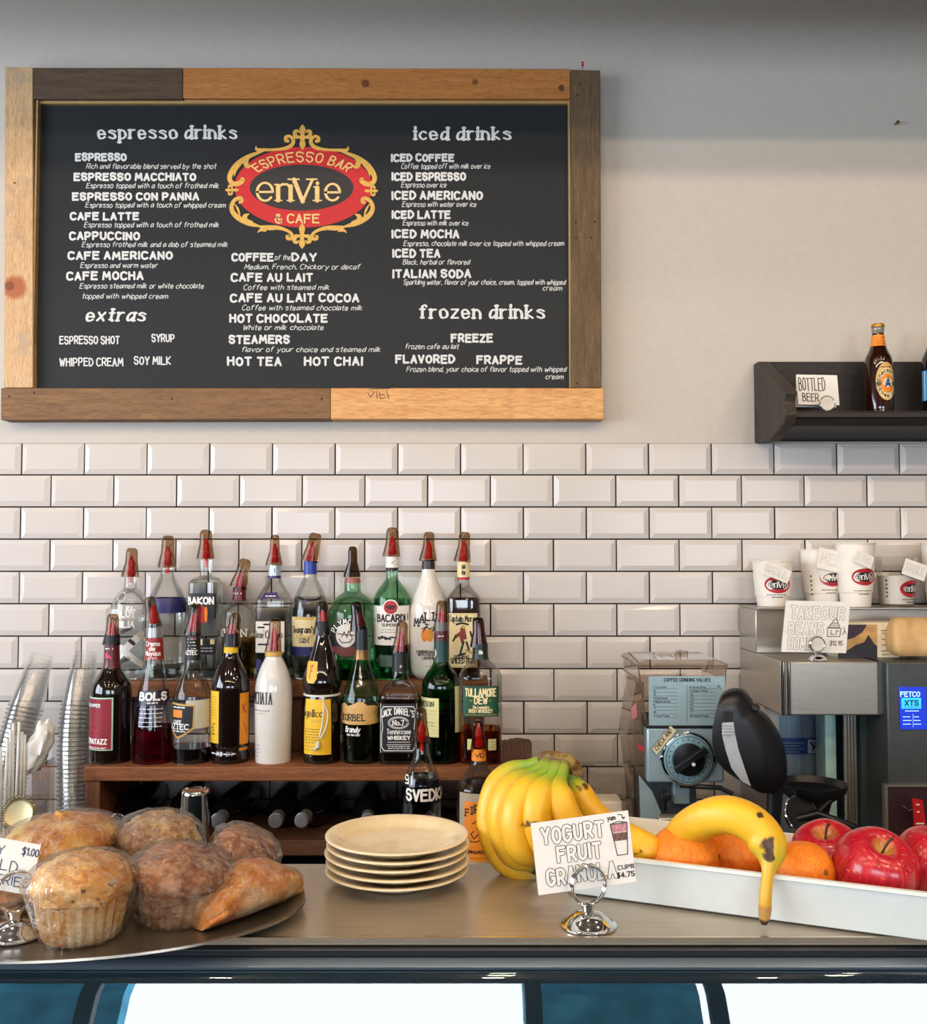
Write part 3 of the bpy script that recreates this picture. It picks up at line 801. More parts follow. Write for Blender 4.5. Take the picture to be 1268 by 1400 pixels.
    def cover(s, top, bot, tilt=2, dx=0, hw=8, hb=11.5, m=None, spout=(0, 0), red=True, stem=0):
        """smoked snap cap over a red pour spout"""
        k, D = s.k, s.D; z1, z0 = ZP(top, D), ZP(bot, D); zt = ZP(spout[0] or top + 11, D); zc = ZP(spout[1] or bot - 2, D)
        h = z1 - z0
        prof = [(hb * k, 0), (hb * .97 * k, h * .08), (hw * 1.06 * k, h * .5), (hw * k, h * .85), (hw * .86 * k, h * .95), (hw * .55 * k, h * .995)]
        Mt = Matrix.Translation((s.X + dx * k, D, z0)) @ Matrix.Rotation(R(tilt), 4, 'Y')
        def ob(a, z): return 1.0 + (.16 if math.cos(a) < -.6 and z < h * .35 else 0)
        loops = [[Mt @ Vector((r * math.cos(a) * ob(a, z), r * .82 * math.sin(a), z)) for a in [2 * math.pi * j / 24 for j in range(24)]] for r, z in prof]
        MB().loft(loops, False, True).build('dust_cover', m or M_cover, s.root)
        if red:
            q = (zt - zc); ps = [(5.6 * k, -.002), (6.2 * k, 0), (6.2 * k, q * .22), (5.0 * k, q * .25), (5.0 * k, q * .42), (5.7 * k, q * .45), (5.2 * k, q * .62), (3.0 * k, q * .82), (1.3 * k, q)]
            Ms = Matrix.Translation((s.X + dx * .6 * k, D, zc)) @ Matrix.Rotation(R(tilt * .6), 4, 'Y')
            mb = MB().lathe(ps, (0, 0, 0), 18, M=Ms)
            if stem: mb.lathe([(1.4 * k, ZP(stem, D)), (2.2 * k, ZP(stem, D) + .004), (2.4 * k, zc - .002)], (s.X, D, 0), 10)
            mb.build('pour_spout', M_redpl, s.root)
    def done(s):
        for mb, m, par in s.inks.values(): mb.build('lettering', m, par, smooth=False, recalc=False)
FR = 'spirit bottles in the front row of the rack'
BK = 'spirit bottles in the rear row of the rack'

# ---- front row, left to right
b = Bottle('dark liqueur bottle with a red label, first in the front row beside the cup stacks', 153, DF, ZF, [(1047, 25), (1040, 27), (1020, 27), (970, 27), (945, 27), (932, 24), (920, 16), (910, 11), (898, 10.2), (880, 9.6), (876, 9.6)], M_dark, group=FR)
b.lab(950, 1021, 126.5, 164.5, mat('mint_border', '#a9cdb4', .5)); b.lab(952, 1019.5, 126.5, 162.5, mat('raspberry_label', '#8d1c2c', .4), off=.0010)
b.spot(138, 961, 11, 3.2, M_blacklab, off=.0013); b.txt("DEKUYPER", 128, 148, 963, 4, M_white2, .9, .0018)
b.txt("RAZZMATAZZ", 122.5, 157, 1012, 6, M_white2, 1.4, .0014); b.lines(130, 157, 1017, 1018, 2, M_white2, .7, .0014)
b.draw([oval(140, 990, 6, 5, 10), oval(136, 997, 5, 5, 10), oval(143, 998, 4, 4, 8)], mat('berry_pink', '#c03a58', .5), .7, .0013)
b.lab(868, 881, None, None, M_blacklab, 'neck_band', off=.0012); b.lab(881, 912, None, None, mat('neck_maroon', '#5a1620', .35), 'neck_label', off=.0005)
b.lines(146, 158, 886, 886, 1, M_white2, 1.6, .0009); b.draw([[(147, 893), (151, 898)], [(150, 892), (147, 898)], [(152, 895), (155, 899)]], mat('pink_print', '#e23a6a', .5), 2, .0009)
b.cover(839, 882, 1, spout=(850, 868)); b.done()

b = Bottle('conical clear liqueur bottle with magenta liquid and purple band, second in front row', 211, DF, ZF, [(1046, 26), (1040, 28.5), (1032, 29), (1010, 28.2), (990, 26.6), (965, 23), (940, 19), (915, 14.3), (900, 12.4), (880, 11.2), (860, 10.4), (852, 10)], M_glass, group=FR)
b.fill(992, M_waterm)
b.lab(941, 962, 189.5, 237, mat('violet_band', '#221634', .35), off=.0005); b.txt("BOLS", 198, 230, 954, 9, M_white2, 2.7); b.lines(207, 224, 958, 958, 1, M_white2, 1.4)
b.lab(963, 990, 191, 216, thin('violet_film', (.25, .2, .5), (.1, .08, .2)), 'label', off=.0004); b.lines(197, 228, 966, 989, 5, M_white2, .9)
b.lab(872, 901, None, None, mat('brick_red_label', '#9c2a22', .45), 'neck_label'); 
for t, x0, x1, y in (("Creme", 203, 220, 882), ("de", 208, 215, 888.5), ("Noyaux", 203, 221, 895)): b.txt(t, x0, x1, y, 5.6, M_white2, 1.1)
b.lines(205, 218, 898, 899.5, 2, M_white2, .6); b.lab(858, 871, None, None, mat('cap_silver', '#a5a6a8', .3, .6), 'neck_band', off=.0003)
b.cover(815, 857, -9, dx=-1, spout=(826, 851)); b.done()

b = Bottle('clear liqueur bottle with dark coffee dregs and a black shield label in front row', 264, DF, ZF, [(1045, 23), (1040, 26), (1030, 26.6), (1000, 26.4), (962, 26), (946, 24.5), (930, 19), (915, 13), (905, 10.4), (890, 9.6), (866, 9.2)], M_glass, group=FR)
b.fill(1020, mat('coffee_liqueur', '#120b10', .06, coat=.4))
b.lab(954, 992, 262, 289.5, mat('back_label', '#c3bfae', .5), 'label', off=.0003)
b.lab(957, 1004, 239, 274, M_gold, poly=[(240, 957), (274, 960), (273, 992), (262, 1000), (251, 1006), (241, 996)], off=.0007)
b.lab(958, 1003, 240, 273, M_blacklab, poly=[(241, 960), (272, 962), (271, 990), (261, 998), (251, 1003), (242, 994)], off=.0011)
b.lab(967, 977, 243.5, 257.5, M_orange, poly=[(243.5, 967), (257.5, 967), (257.5, 977), (243.5, 977)], off=.0014); b.txt("CAFE", 245, 256, 985, 4, M_white2, .9, .0015); b.txt("AZTEC", 240.5, 266, 992.5, 6.5, M_white2, 1.4, .0015, serif=True); b.lines(242, 263, 995, 996, 2, M_white2, .7, .0015); b.lines(242, 262, 963.5, 963.5, 1, M_white2, 1.6, .0015)
b.lab(868, 902, None, None, M_blacklab, 'neck_label'); b.txt("AZTEC", 256, 271, 894, 5.4, M_white2, 1.1); b.lines(258, 271, 873, 886, 4, M_white2, .9); b.lines(262, 270, 871, 871, 1, M_red, 1.5)
b.cover(825, 868, 5, spout=(838, 862)); b.done()

b = Bottle('round dark bottle with yellow side labels, fourth in the front row', 316, DF, ZF, [(1045, 23), (1041, 25.2), (1034, 26), (1028, 25.6), (1022, 24.3), (1015, 25.8), (985, 26), (945, 26), (932, 25), (918, 20), (905, 14), (896, 10), (885, 9.2), (868, 9)], M_dark, group=FR)
yl = [(286, 942), (299, 942), (301, 945), (306, 948), (306, 1004), (303, 1006), (301, 1012), (286, 1012)]
b.lab(942, 1012, 290.3, 306, M_yellow); b.lines(292, 303, 950, 978, 9, M_ink, .5); b.lines(295, 301, 986, 1000, 6, M_ink, 1.3)
b.lab(945, 1023, 333, 341.6, mat('amber_label', '#e3901a', .5)); b.draw([[(336, 960), (337, 972)], [(339, 958), (337, 966), (340, 973)], [(337, 985), (340, 1000)]], M_red, 1.4)
b.lab(884, 892, None, None, M_yellow, 'neck_band'); b.lab(866, 884, None, None, M_blacklab, 'neck_label', off=.0009); b.last = b.body; b.lines(294, 328, 1026, 1026, 1, M_white2, 1.4)
b.cover(838, 884, 7, dx=1, spout=(851, 868)); b.done()

b = Bottle('glossy white cream liqueur bottle standing fifth in the front row', 374.5, DF, ZF, [(1044, 22), (1040, 23.8), (1030, 24.2), (990, 25.2), (955, 25.6), (935, 24.4), (918, 20), (905, 14.5), (899, 11.4), (894, 11), (892, 11)], mat('white_glazed_bottle', '#ddd9d2', .1, var=.02, coat=.6), group=FR)
b.last = b.body
b.txt("RUMCHATA", 333, 377, 959, 15, M_ink, 1.5, serif=True, nib=.5); b.lines(352, 374, 968, 968, 1, M_ink, .9); b.lines(356, 370, 972, 972, 1, M_gold, .8); b.lines(350.5, 361, 1015, 1030, 4, M_ink, .6)
mb = MB().lathe([(11.2 * b.k, ZP(897, DF)), (12 * b.k, ZP(896, DF)), (12 * b.k, ZP(891, DF)), (10 * b.k, ZP(890, DF))], (b.X, DF, 0), 24); mb.build('gold_collar', M_gold, b.root)
b.cover(845, 893, 2, spout=(858, 888), hb=11); b.done()

b = Bottle('dark robed-shape bottle with white rope belt and yellow label in front row', 441, DF, ZF, [(1045, 23), (1040, 25), (1030, 25.4), (990, 25), (960, 24), (949, 22.6), (944, 23.6), (938, 26), (930, 26.6), (918, 24), (900, 18), (884, 12.6), (872, 9.4), (866, 9), (856, 9)], M_dark, group=FR)
b.lab(953, 1027, 419.5, 456, M_yellow); b.txt("rangelico", 412, 445.5, 976, 9, M_ink, 1.6, nib=.4, serif=True); b.lines(429, 445, 981, 983, 2, M_gold, 1); b.lines(420, 444, 993, 1011, 6, M_ink, .7); b.lines(420, 440, 1016, 1021, 2, M_ink, .5)
b.lab(902, 931, 424, 437.5, mat('orange_sticker', '#e9b13c', .5), poly=[(425, 902), (437.5, 902.5), (437, 925), (433, 931), (425, 931), (422.6, 927), (423, 907)]); b.draw([[(428, 909), (432, 907), (429, 912), (427, 925)], [(428, 915), (431, 915)]], M_red, 1.5)
b.lab(849, 868, None, None, M_blacklab, 'neck_label')
M_rope = mat('white_rope', '#e6dfd0', .8, var=.08, scale=200, bump=.3)
zr = ZP(948.5, DF); mb = MB().ring((b.X, DF, zr), b.R(zr) + .0022, .0024, 40, 8)
for sx, ex in ((444, 443), (449, 445)):
    p0 = P(445, 949, DF); fr = lambda px, py, o=.0045: b.S(b.arc(px, py), ZP(py, DF), o)
    mb.tube(cat_rom([fr(445, 949), fr(446, 957), fr(sx + 2, 972), fr(sx, 990), fr(ex - 2, 1004)], 5), .0018, 8)
kn = fr(440, 1013, .006); mb.lathe([(.001, -.008), (.004, -.006), (.0055, 0), (.004, .006), (.001, .008)], kn, 12); mb.lathe([(.001, -.004), (.003, -.003), (.004, 0), (.003, .004), (.001, .005)], fr(437, 1018, .006), 12)
mb.build('rope_belt', M_rope, b.root)
b.cover(822, 868, -1, spout=(834, 851)); b.done()

b = Bottle('dark brandy bottle with a gold crest label and fluted shoulders in front row', 494.5, DF, ZF, [(1044, 23), (1040, 25), (1030, 26), (990, 26.4), (962, 26), (945, 23.6), (925, 17.6), (908, 12.4), (897, 9.4), (880, 8.8), (858, 8.6)], M_gglass, group=FR)
b.fill(962, M_dark)
b.lab(957, 986, 469, 520.5, M_tan, poly=[(469, 962), (474, 958), (479, 962), (487, 959), (492, 956), (499, 956), (505, 961), (512, 961), (517, 963), (520.5, 958), (520, 985), (508, 986.5), (480, 986.5), (469, 985)])
b.txt("KORBEL", 472, 502, 981, 8, M_ink, 1.5, serif=True); b.lines(473, 499, 965, 971, 3, M_gold, .8)
b.last = b.body; b.txt("Brandy", 476, 495, 996.5, 7, M_white2, 1.2, shear=.3, off=.0012); b.lines(477, 496, 999.5, 1001, 2, M_white2, .8, .0012)
b.lab(860, 888, None, None, mat('blue_black_foil', '#171a20', .4), 'neck_label'); b.lab(888, 901, None, None, mat('bronze_foil', '#8a6a3e', .35, .6), 'neck_band')
b.cover(822, 862, -8, dx=-3, m=M_darkcover, spout=(836, 855)); b.done()

b = Bottle('square whiskey bottle with an ornate black label, eighth in the front row', 547, DF, ZF, [(1043, 24), (1040, 26), (1030, 26.6), (990, 26.6), (958, 26.6), (948, 26), (938, 20), (930, 13.4), (920, 10.6), (912, 10), (892, 9.4)], M_glass, sq=7, group=FR)
b.fill(953, M_dark, k=.95)
b.lab(958, 1024, 521, 573, M_blacklab); 
fr_ = [(527, 962), (567, 962), (570, 966), (570, 975), (568, 990), (570, 1000), (570, 1016), (566, 1021), (528, 1021), (524, 1016), (524, 1000), (526, 990), (524, 975), (524, 966), (527, 962)]
b.draw([fr_], M_white2, 1.0); b.draw([[(521.5, 958), (521.5, 1024)], [(572.5, 958), (572.5, 1024)]], M_white2, .9)
mbx = [(524.5, 567.5)]
for i, ch in enumerate("JACK DANIEL'S"):
    if ch == ' ': continue
    x = 525 + i * 3.35; y = 976.5 - 4.5 * math.sin(math.pi * (i + .5) / 13)
    b.txt(ch, x, x + 2.7, y, 8.2, M_white2, 1.15)
b.draw([oval(547, 983.5, 11.5, 6.5, 24), oval(547, 983.5, 13.5, 8, 26)], M_white2, .7); b.txt("No.7", 539.5, 554, 986.5, 6, M_white2, 1.2, serif=True)
b.txt("Tennessee", 532, 563, 998.5, 6.5, M_white2, 1.0, nib=.3); b.txt("WHISKEY", 533, 562, 1006, 4.6, M_white2, 1.2); b.draw([[(533, 1009.5), (562, 1009.5)], [(532, 1013), (563, 1013)]], M_white2, .7); b.lines(533, 562, 1015.5, 1018, 2, M_white2, .9)
b.lab(891, 917, None, None, M_blacklab, 'neck_label', off=.0012); b.lines(547, 556, 909, 911, 2, M_white2, 1, .0016)
b.cover(850, 893, 3, dx=1, spout=(862, 889)); b.done()

b = Bottle('bright green whiskey bottle with a cream label, ninth in the front row', 603.5, DF, ZF, [(1044, 25), (1040, 27), (1030, 27.6), (990, 27.4), (945, 27), (932, 25.6), (920, 20), (910, 13), (902, 10.2), (885, 9.6), (872, 9.4), (850, 9.2)], M_green, group=FR)
b.fill(972, mat('green_black_spirit', '#04120c', .08, coat=.3))
M_lime = mat('lime_cream_paper', '#d8d394', .55)
b.lab(951, 1003, 576.5, 601, M_lime); b.txt("JAMESON", 570, 594, 962, 6, M_ink, 1.2, serif=True); b.lines(579, 598, 968, 998, 7, M_gold, .5); b.lines(584, 597, 984, 988, 2, M_ink, .7)
b.lab(936, 998, 622.5, 629.6, M_lime)
b.lab(876, 904, None, None, mat('teal_label', '#16423e', .45), 'neck_label'); b.draw([[(596, 888), (597, 893), (595, 898)]], M_cream, 2); b.lab(862, 876, None, None, mat('oxblood_foil', '#53161a', .35), 'neck_band', off=.0010); b.lines(598, 607, 869, 869, 1, M_white2, 1.2, .0014); b.lab(850, 862, None, None, mat('grey_foil', '#6d6a64', .35, .4), 'neck_band', off=.0012)
b.cover(821, 864, 2, dx=0, hb=10.5, spout=(834, 852)); b.done()

b = Bottle('clear whiskey bottle with a wide dark green label at right end of front row', 657, DF, ZF, [(1042, 27), (1038, 29), (1030, 29.6), (990, 29.6), (930, 29.6), (920, 28), (911, 22), (904, 14), (898, 10.4), (884, 9.8)], M_glass, sq=3.2, group=FR)
b.fill(995, M_watera)
b.lab(934, 975, 628.5, 686, M_dgreen); b.txt("TULLAMORE", 635, 679, 947.5, 9.6, M_cream, 1.8); b.txt("DEW", 649, 665.5, 957.5, 8.4, M_cream, 1.7); b.lines(640, 646, 953.5, 953.5, 1, M_gold, .9); b.lines(667, 673, 953.5, 953.5, 1, M_gold, .9); b.txt("The Legendary", 646, 668, 964, 3.6, M_cream, .7, shear=.3); b.txt("IRISH WHISKEY", 641, 673, 969.6, 4.4, M_cream, .9); b.lines(635, 681, 972.5, 972.5, 1, M_gold, .7)
b.lab(1005, 1019, 638, 645.5, M_lime, 'tag_label'); b.lab(1005, 1020, 667, 680, M_lime, 'tag_label'); b.lines(669, 678, 1009, 1016, 3, M_ink, .5)
b.lab(880, 901, None, None, mat('black_green_foil', '#15231c', .4), 'neck_label', off=.0012); b.txt("D.E.Williams", 651, 666, 893, 4.5, M_white2, .8, .0016, shear=.3)
b.cover(844, 884, -3, dx=-1, m=M_darkcover, spout=(853, 880)); b.done()

# ---- rear row, left to right
def R_(label, cx, prof, gm, **kw): return Bottle(label, cx, DBK, ZR, [(931, prof[0][1] * .9)] + prof, gm, group=BK, pyref=850, **kw)
M_whiteprint = mat('white_bottle_print', '#e9e7e2', .5)
b = R_('clear vodka bottle with a big white X, first in the rear row', 178, [(928, 23), (915, 24), (880, 24.2), (835, 24), (822, 22.6), (812, 17), (806, 11), (802, 9), (790, 8.4), (784, 8.4)], M_glass)
b.fill(848, M_water); b.last = b.body
b.txt("ABSOLUT", 155, 191, 842, 9, M_whiteprint, 2.2); b.txt("VANILIA", 158, 190, 856, 8, M_whiteprint, 2.0)
b.draw([[(158, 868), (198, 906)]], M_whiteprint, 8); b.draw([[(198, 866), (160, 906)]], M_whiteprint, 10); b.draw([oval(172, 815, 6, 6, 14)], M_whiteprint, .8); b.lines(180, 192, 819, 823, 2, M_whiteprint, .7)
b.draw([[(176, 862), (186, 857)], [(186, 874), (190, 878)], [(172, 904), (184, 898)]], mat('grey_print', '#3a322c', .5), 5)
b.cover(749, 789, 2, spout=(760, 787), stem=797); b.done()
b = R_('clear spirit bottle with a plain navy band, second in the rear row', 228, [(928, 23.5), (915, 24.5), (880, 25), (830, 25), (820, 24), (808, 20), (797, 14.6), (788, 10), (781, 8.4), (775, 8.2)], M_glass)
b.fill(905, M_water); b.lab(817, 837, None, None, M_navy)
b.cover(732, 776, 1, spout=(747, 771), stem=784, hw=8.5); b.done()
b = R_('clear square vodka bottle with a black name label, third in the rear row', 281, [(928, 20), (920, 21), (880, 21), (805, 21), (796, 20), (791, 16), (788, 10), (785, 8.4), (766, 8.2)], M_glass, sq=5)
b.fill(796, M_water); b.lab(810, 845, 260.5, 302, M_blacklab); b.txt("BAKON", 261, 297, 824.5, 8.6, M_white2, 2.2); b.spot(281, 839, 7.5, 12, M_red); b.spot(287, 839, 2, 11, M_orange, off=.0011)
b.lab(872, 893, 260.5, 302, M_blacklab); b.lab(872, 880, 275, 283, M_cream, off=.0009); b.lab(872, 879, 293, 300, M_cream, off=.0009); b.lines(275, 297, 884, 888, 2, M_white2, .8, .0011)
b.cover(724, 764, -1, spout=(736, 762), stem=776, hw=8.5); b.done()
b = R_('squat clear spirit bottle with burgundy neck and tilted smoky cap in rear row', 327, [(928, 22), (918, 23.4), (880, 24), (845, 24), (834, 22.6), (826, 17), (821, 10), (817, 8.8), (803, 8.4)], M_glass)
b.fill(870, M_waterol); b.last = b.body; b.txt("AVION", 305, 341, 868, 9, M_whiteprint, 1.7, serif=True); b.lines(322, 336, 873, 873, 1, M_whiteprint, 1)
b.lab(802, 821, None, None, mat('burgundy_foil', '#5f1622', .35), 'neck_label'); b.lines(320, 334, 811, 811, 1, M_white2, 2.2)
b.cover(763, 804, 13, dx=-1, m=M_cover, spout=(782, 802), hw=8.5); b.done()
b = R_('clear square tequila bottle with a white label in the rear row', 375, [(928, 22), (920, 23), (880, 23), (826, 23), (818, 21.6), (806, 16), (796, 11), (788, 8.4), (772, 8)], M_glass, sq=5)
b.fill(830, M_water); b.lab(848, 890, 350, 394, M_white); b.txt("Jose Cuervo", 351.5, 390, 870, 8.4, M_ink, 1.5, nib=.35, serif=True); b.draw([[(357, 856), (366, 856)], [(366, 852), (373, 852)], [(358, 879), (378, 879)]], M_ink, 2.4); b.lines(363, 378, 860, 862, 2, M_ink, .6)
b.lab(809, 819, 360, 387, M_navy, poly=[(363, 810), (384, 809), (387, 818), (374, 817), (360, 819)], off=.0008); b.lines(366, 381, 814, 814, 1, M_white2, 1.4, .0012)
b.spot(358, 906, 6, 7.5, M_navy)
b.lab(772, 787, None, None, mat('pale_blue_foil', '#bfc9d2', .3, .4), 'neck_label'); b.lab(787, 790.5, None, None, M_navy, 'neck_band'); b.draw([[(379, 778), (380, 782)]], M_ink, 3)
b.cover(731, 773, 0, hw=6.5, hb=11, spout=(743, 768)); b.done()
b = R_('clear bulbous gin bottle with blue neck and cream label in the rear row', 424, [(928, 20), (918, 22), (890, 24.6), (855, 26), (838, 25.6), (820, 22), (805, 16.6), (794, 11), (787, 8.8), (766, 8.4)], M_glass)
b.fill(815, M_water); b.lab(842, 882, 402, 436, mat('gin_label', '#e3cf9d', .5)); b.txt("Seagram's", 404.5, 434, 863, 8, M_ink, 1.5, nib=.35, serif=True); b.txt("EXTRA DRY", 410, 432, 870.5, 3.4, M_gold, .7); b.txt("GIN", 414, 426, 876.5, 5.4, M_ink, 1, serif=True); b.draw([[(409, 844), (432, 844)]], M_gold, 3.4)
b.lab(882, 894, 402, 436, M_navy); b.spot(420, 822, 3.6, 3.6, M_navy); b.lines(410, 430, 823, 823, 1, M_gold, 1)
b.lab(767, 785, None, None, M_blue, 'neck_label'); b.cover(728, 768, 11, dx=0, hw=9, spout=(740, 766)); b.done()
b = R_('wide pale green gin bottle with a round black ship label in the rear row', 482, [(928, 28), (918, 31), (890, 32.4), (845, 32.6), (832, 30.6), (820, 25), (813, 17), (809, 12), (797, 11), (791, 10)], M_gglass)
b.fill(905, M_waterg); b.lab(843, 896, 455, 505, M_blacklab, poly=oval(478, 869, 25, 26, 32)); b.lab(880, 893, 458, 500, mat('rust_band', '#7a3a2e', .5), poly=[(457, 881), (500, 881), (497, 887), (490, 892.5), (478, 894.5), (466, 892.5), (459, 887)], off=.0009); b.lab(851, 881, 462, 491, M_white, poly=oval(477, 866.5, 13.5, 15.5, 24), off=.0012)
for i, ch in enumerate("PLYMOUTH"):
    t = R(205 + i * 19.5); x, y = 478 + 19.5 * math.cos(t), 868 + 20.5 * math.sin(t)
    for pl in lay(ch, -2.1, 2.1, -3.2, 6.4):
        an = t + math.pi / 2; q = [(x + p.x * math.cos(an) + p.y * math.sin(an), y + p.x * math.sin(an) - p.y * math.cos(an)) for p in pl]; b.draw([q], M_white2, 1.5, .0014)
b.draw([[(468, 871), (472, 876), (482, 875), (486, 870)], [(472, 868), (475, 861), (479, 869)], [(478, 868), (481, 860), (485, 868)], [(466, 864), (488, 866)]], mat('ship_brown', '#5a3c2c', .6), 1.3, .0016)
b.lab(790, 797, None, None, mat('dull_red_seal', '#9c5a4c', .4), 'neck_label'); b.cover(747, 789, 0, m=M_darkcover, red=False, hw=6.2, hb=11); b.done()
b = R_('green-tinted rum bottle with white label and red bat disc in the rear row', 536, [(928, 22.6), (918, 24.4), (880, 25), (830, 25), (815, 24), (806, 19), (798, 13), (792, 9), (785, 8.2), (762, 8.2)], M_gglass)
b.fill(818, M_waterg if False else liquid('pale_green_spirit', (.55, .83, .64))); b.lab(827, 880, 512, 560, M_white); b.spot(536, 829, 10.6, 10.6, M_white, off=.0009); b.spot(536, 829, 9, 9, M_red, off=.0012)
b.draw([[(530, 828), (533, 827), (536, 830), (539, 827), (542, 828)], [(536, 826), (536, 831)], [(531, 829), (534, 831)], [(541, 829), (538, 831)]], M_ink, 1.8, .0018)
b.txt("BACARDI", 518.5, 554.5, 848, 8.8, M_ink, 2); b.txt("SUPERIOR", 525, 548, 854.5, 3.4, M_ink, .8); b.lines(522, 550, 859, 862.5, 2, M_ink, .6); b.draw([[(519, 870), (525, 868), (530, 872), (537, 869), (546, 870)], [(520, 872), (528, 869), (536, 872)]], M_ink, 2)
b.draw([[(514.5, 845), (514.5, 848)], [(558, 838), (558, 846)]], M_ink, 2); b.lab(895, 908, 516, 545, mat('green_grey_label', '#4d6a5a', .5), poly=[(517, 900), (522, 893), (545, 894), (545, 909), (522, 909)]); b.draw([[(520, 898), (521, 904)]], M_ink, 4)
b.lab(761, 776, None, None, M_white, 'neck_label'); b.draw([[(531, 769), (536, 770), (543, 764)], [(538, 770), (542, 772)]], M_ink, .7); b.lab(776, 780, None, None, M_blacklab, 'neck_band')
b.cover(721, 761, 1, spout=(733, 757), hw=8.6); b.done()
b = R_('tall opaque white rum liqueur bottle with palm tree picture in the rear row', 586, [(928, 15), (920, 22), (905, 25), (870, 26), (838, 26), (822, 23.6), (806, 17), (794, 12), (782, 9.4), (768, 8.4), (764, 8.4)], mat('white_bottle', '#e6dfd5', .12, var=.02, coat=.5))
b.last = b.body
for i, ch in enumerate("MALIBU"): b.txt(ch, 568 + i * 7.4, 574 + i * 7.4, 857 - 11 * math.sin(math.pi * (i + .5) / 6.2), 10, M_ink, 1.9, serif=True)
b.spot(582, 866, 4.6, 9, M_orange); b.spot(589, 866, 4.4, 9, mat('amber_paint', '#d8951e', .5), off=.0011); b.draw([[(578, 858), (584, 855), (580, 862)], [(584, 855), (589, 858), (592, 856)], [(585, 855), (583, 851), (587, 852)]], M_ink, 1.3, .0014)
b.txt("CARIBBEAN RUM", 571, 602, 890, 3, M_ink, .8); b.txt("WITH COCONUT", 573, 601, 894, 3, M_ink, .8); b.txt("LIQUEUR", 579, 595, 898.5, 3, M_ink, .8); b.lines(581, 593, 908, 908, 1, M_ink, .6)
b.lab(765, 778, None, None, mat('dark_brown_cap', '#2e2320', .4), 'neck_band'); b.cover(727, 767, 1, spout=(739, 764), hw=7.6); b.done()
b = R_('dark rum bottle with a picture label of a captain, last in the rear row', 634, [(928, 22), (920, 23.2), (880, 23.4), (825, 23.4), (816, 21.6), (808, 15.6), (801, 10), (794, 8.4), (766, 8.2)], M_glass, sq=4)
b.fill(816, M_darkred, k=.96); b.lab(837, 910, 611.5, 655, M_cream); b.txt("Captain Morgan", 614, 655, 848, 7.5, M_ink, 1.3, nib=.3, serif=True)
# a plain costumed figure stands in for the pictured one
b.draw([[(632, 858), (631, 868), (633, 876)], [(634, 859), (636, 870)], [(630, 864), (624, 868)]], mat('picture_red', '#8a2f1a', .5), 4.5, .0012); b.draw([[(625, 852), (632, 850), (640, 852)], [(634, 876), (630, 890)], [(638, 876), (641, 886)], [(624, 868), (620, 874)], [(643, 862), (646, 872)], [(628, 893), (636, 891)]], M_ink, 2.6, .0014); b.draw([[(638, 887), (645, 890)], [(633, 855), (635, 856)]], M_gold, 4, .0014)
b.txt("ORIGINAL", 621, 643, 897.5, 3.8, M_ink, .9, serif=True); b.txt("SPICED RUM", 616, 649, 904, 6, M_ink, 1.2, serif=True); b.draw([[(612.5, 838.5), (654, 838.5), (654, 908.5), (612.5, 908.5), (612.5, 838.5)]], M_gold, .6)
b.lab(768, 789, None, None, M_cream, 'neck_label'); b.txt("Captain", 627, 641, 777, 5.6, M_ink, 1.1, serif=True); b.txt("Morgan", 627.5, 641, 785, 5.6, M_ink, 1.1, serif=True); b.lab(789, 792.5, None, None, M_red, 'neck_band')
b.cover(727, 768, 4, dx=-1, hb=11, spout=(739, 767)); b.done()

# ---- two bottles standing on the counter before the rack
D2 = 2.06
b = Bottle('clear vodka bottle with white lettering standing before the rack, behind the plates', 577, D2, CB, [(1220, 25), (1212, 26.4), (1150, 26.4), (1085, 26.4), (1068, 25), (1052, 19.6), (1038, 13), (1026, 10), (1014, 8.6), (1006, 8.4)], M_glass, pyref=1050)
b.fill(1060, M_water); b.last = b.body
b.lab(1063, 1094, 552, 603, thin('navy_film', (.22, .2, .34), (.08, .07, .16)), off=.0004); b.txt("SVEDKA", 558, 611, 1088, 13.5, M_white2, 3.2); b.last = b.body; b.draw([oval(558, 1060, 2.6, 3, 8), [(560, 1061), (560, 1067), (556, 1067)], [(564, 1057), (565, 1067)]], M_white2, 1.8)
b.cover(968, 1016, -2, spout=(985, 1012), stem=1028, hb=12); b.done()
b = Bottle('clear cinnamon whisky bottle with ragged orange label beside the bananas', 655, D2, CB, [(1220, 29), (1212, 31), (1150, 31), (1085, 31), (1072, 29), (1062, 22), (1052, 15), (1044, 11), (1036, 9.6), (1020, 9.2)], M_glass, pyref=1080)
b.fill(1068, M_water); b.lab(1078, 1180, 629, 684, mat('grey_tan_label', '#b0a28c', .6))
rag = [(634, 1089)] + [(634 + i * 2.6, 1088 + (i % 2) * 2) for i in range(1, 20)] + [(684 + (i % 2), 1090 + i * 5) for i in range(17)] + [(684 - i * 2.7, 1170 - (i % 2) * 2.6) for i in range(1, 19)] + [(634.5 + (i % 2) * 1.6, 1168 - i * 5) for i in range(1, 16)]
b.lab(1088, 1170, 634, 684, M_orange, poly=rag, off=.0009)
for i, ch in enumerate("FIREBALL"): b.txt(ch, 637 + i * 6, 642 + i * 6, 1110 - 9 * math.sin(math.pi * (i + .5) / 8), 9, M_ink, 1.8, .0013, serif=True)
b.draw([[(646, 1118), (652, 1114), (657, 1119), (652, 1124), (655, 1130), (648, 1138), (644, 1132), (648, 1128)], [(640, 1136), (644, 1142), (652, 1142), (660, 1136)]], mat('dragon_brown', '#5c3210', .6), 1.5, .0013); b.txt("CINNAMON WHISKY", 638, 680, 1158, 4.4, M_ink, .9, .0013); b.lines(642, 676, 1164, 1164, 1, M_ink, .6, .0013)
b.lab(1023, 1039, None, None, M_orange, 'neck_label'); b.draw([[(650, 1029), (653, 1033), (656, 1028)], oval(659, 1031, 2.5, 3, 8)], M_ink, 1.1)
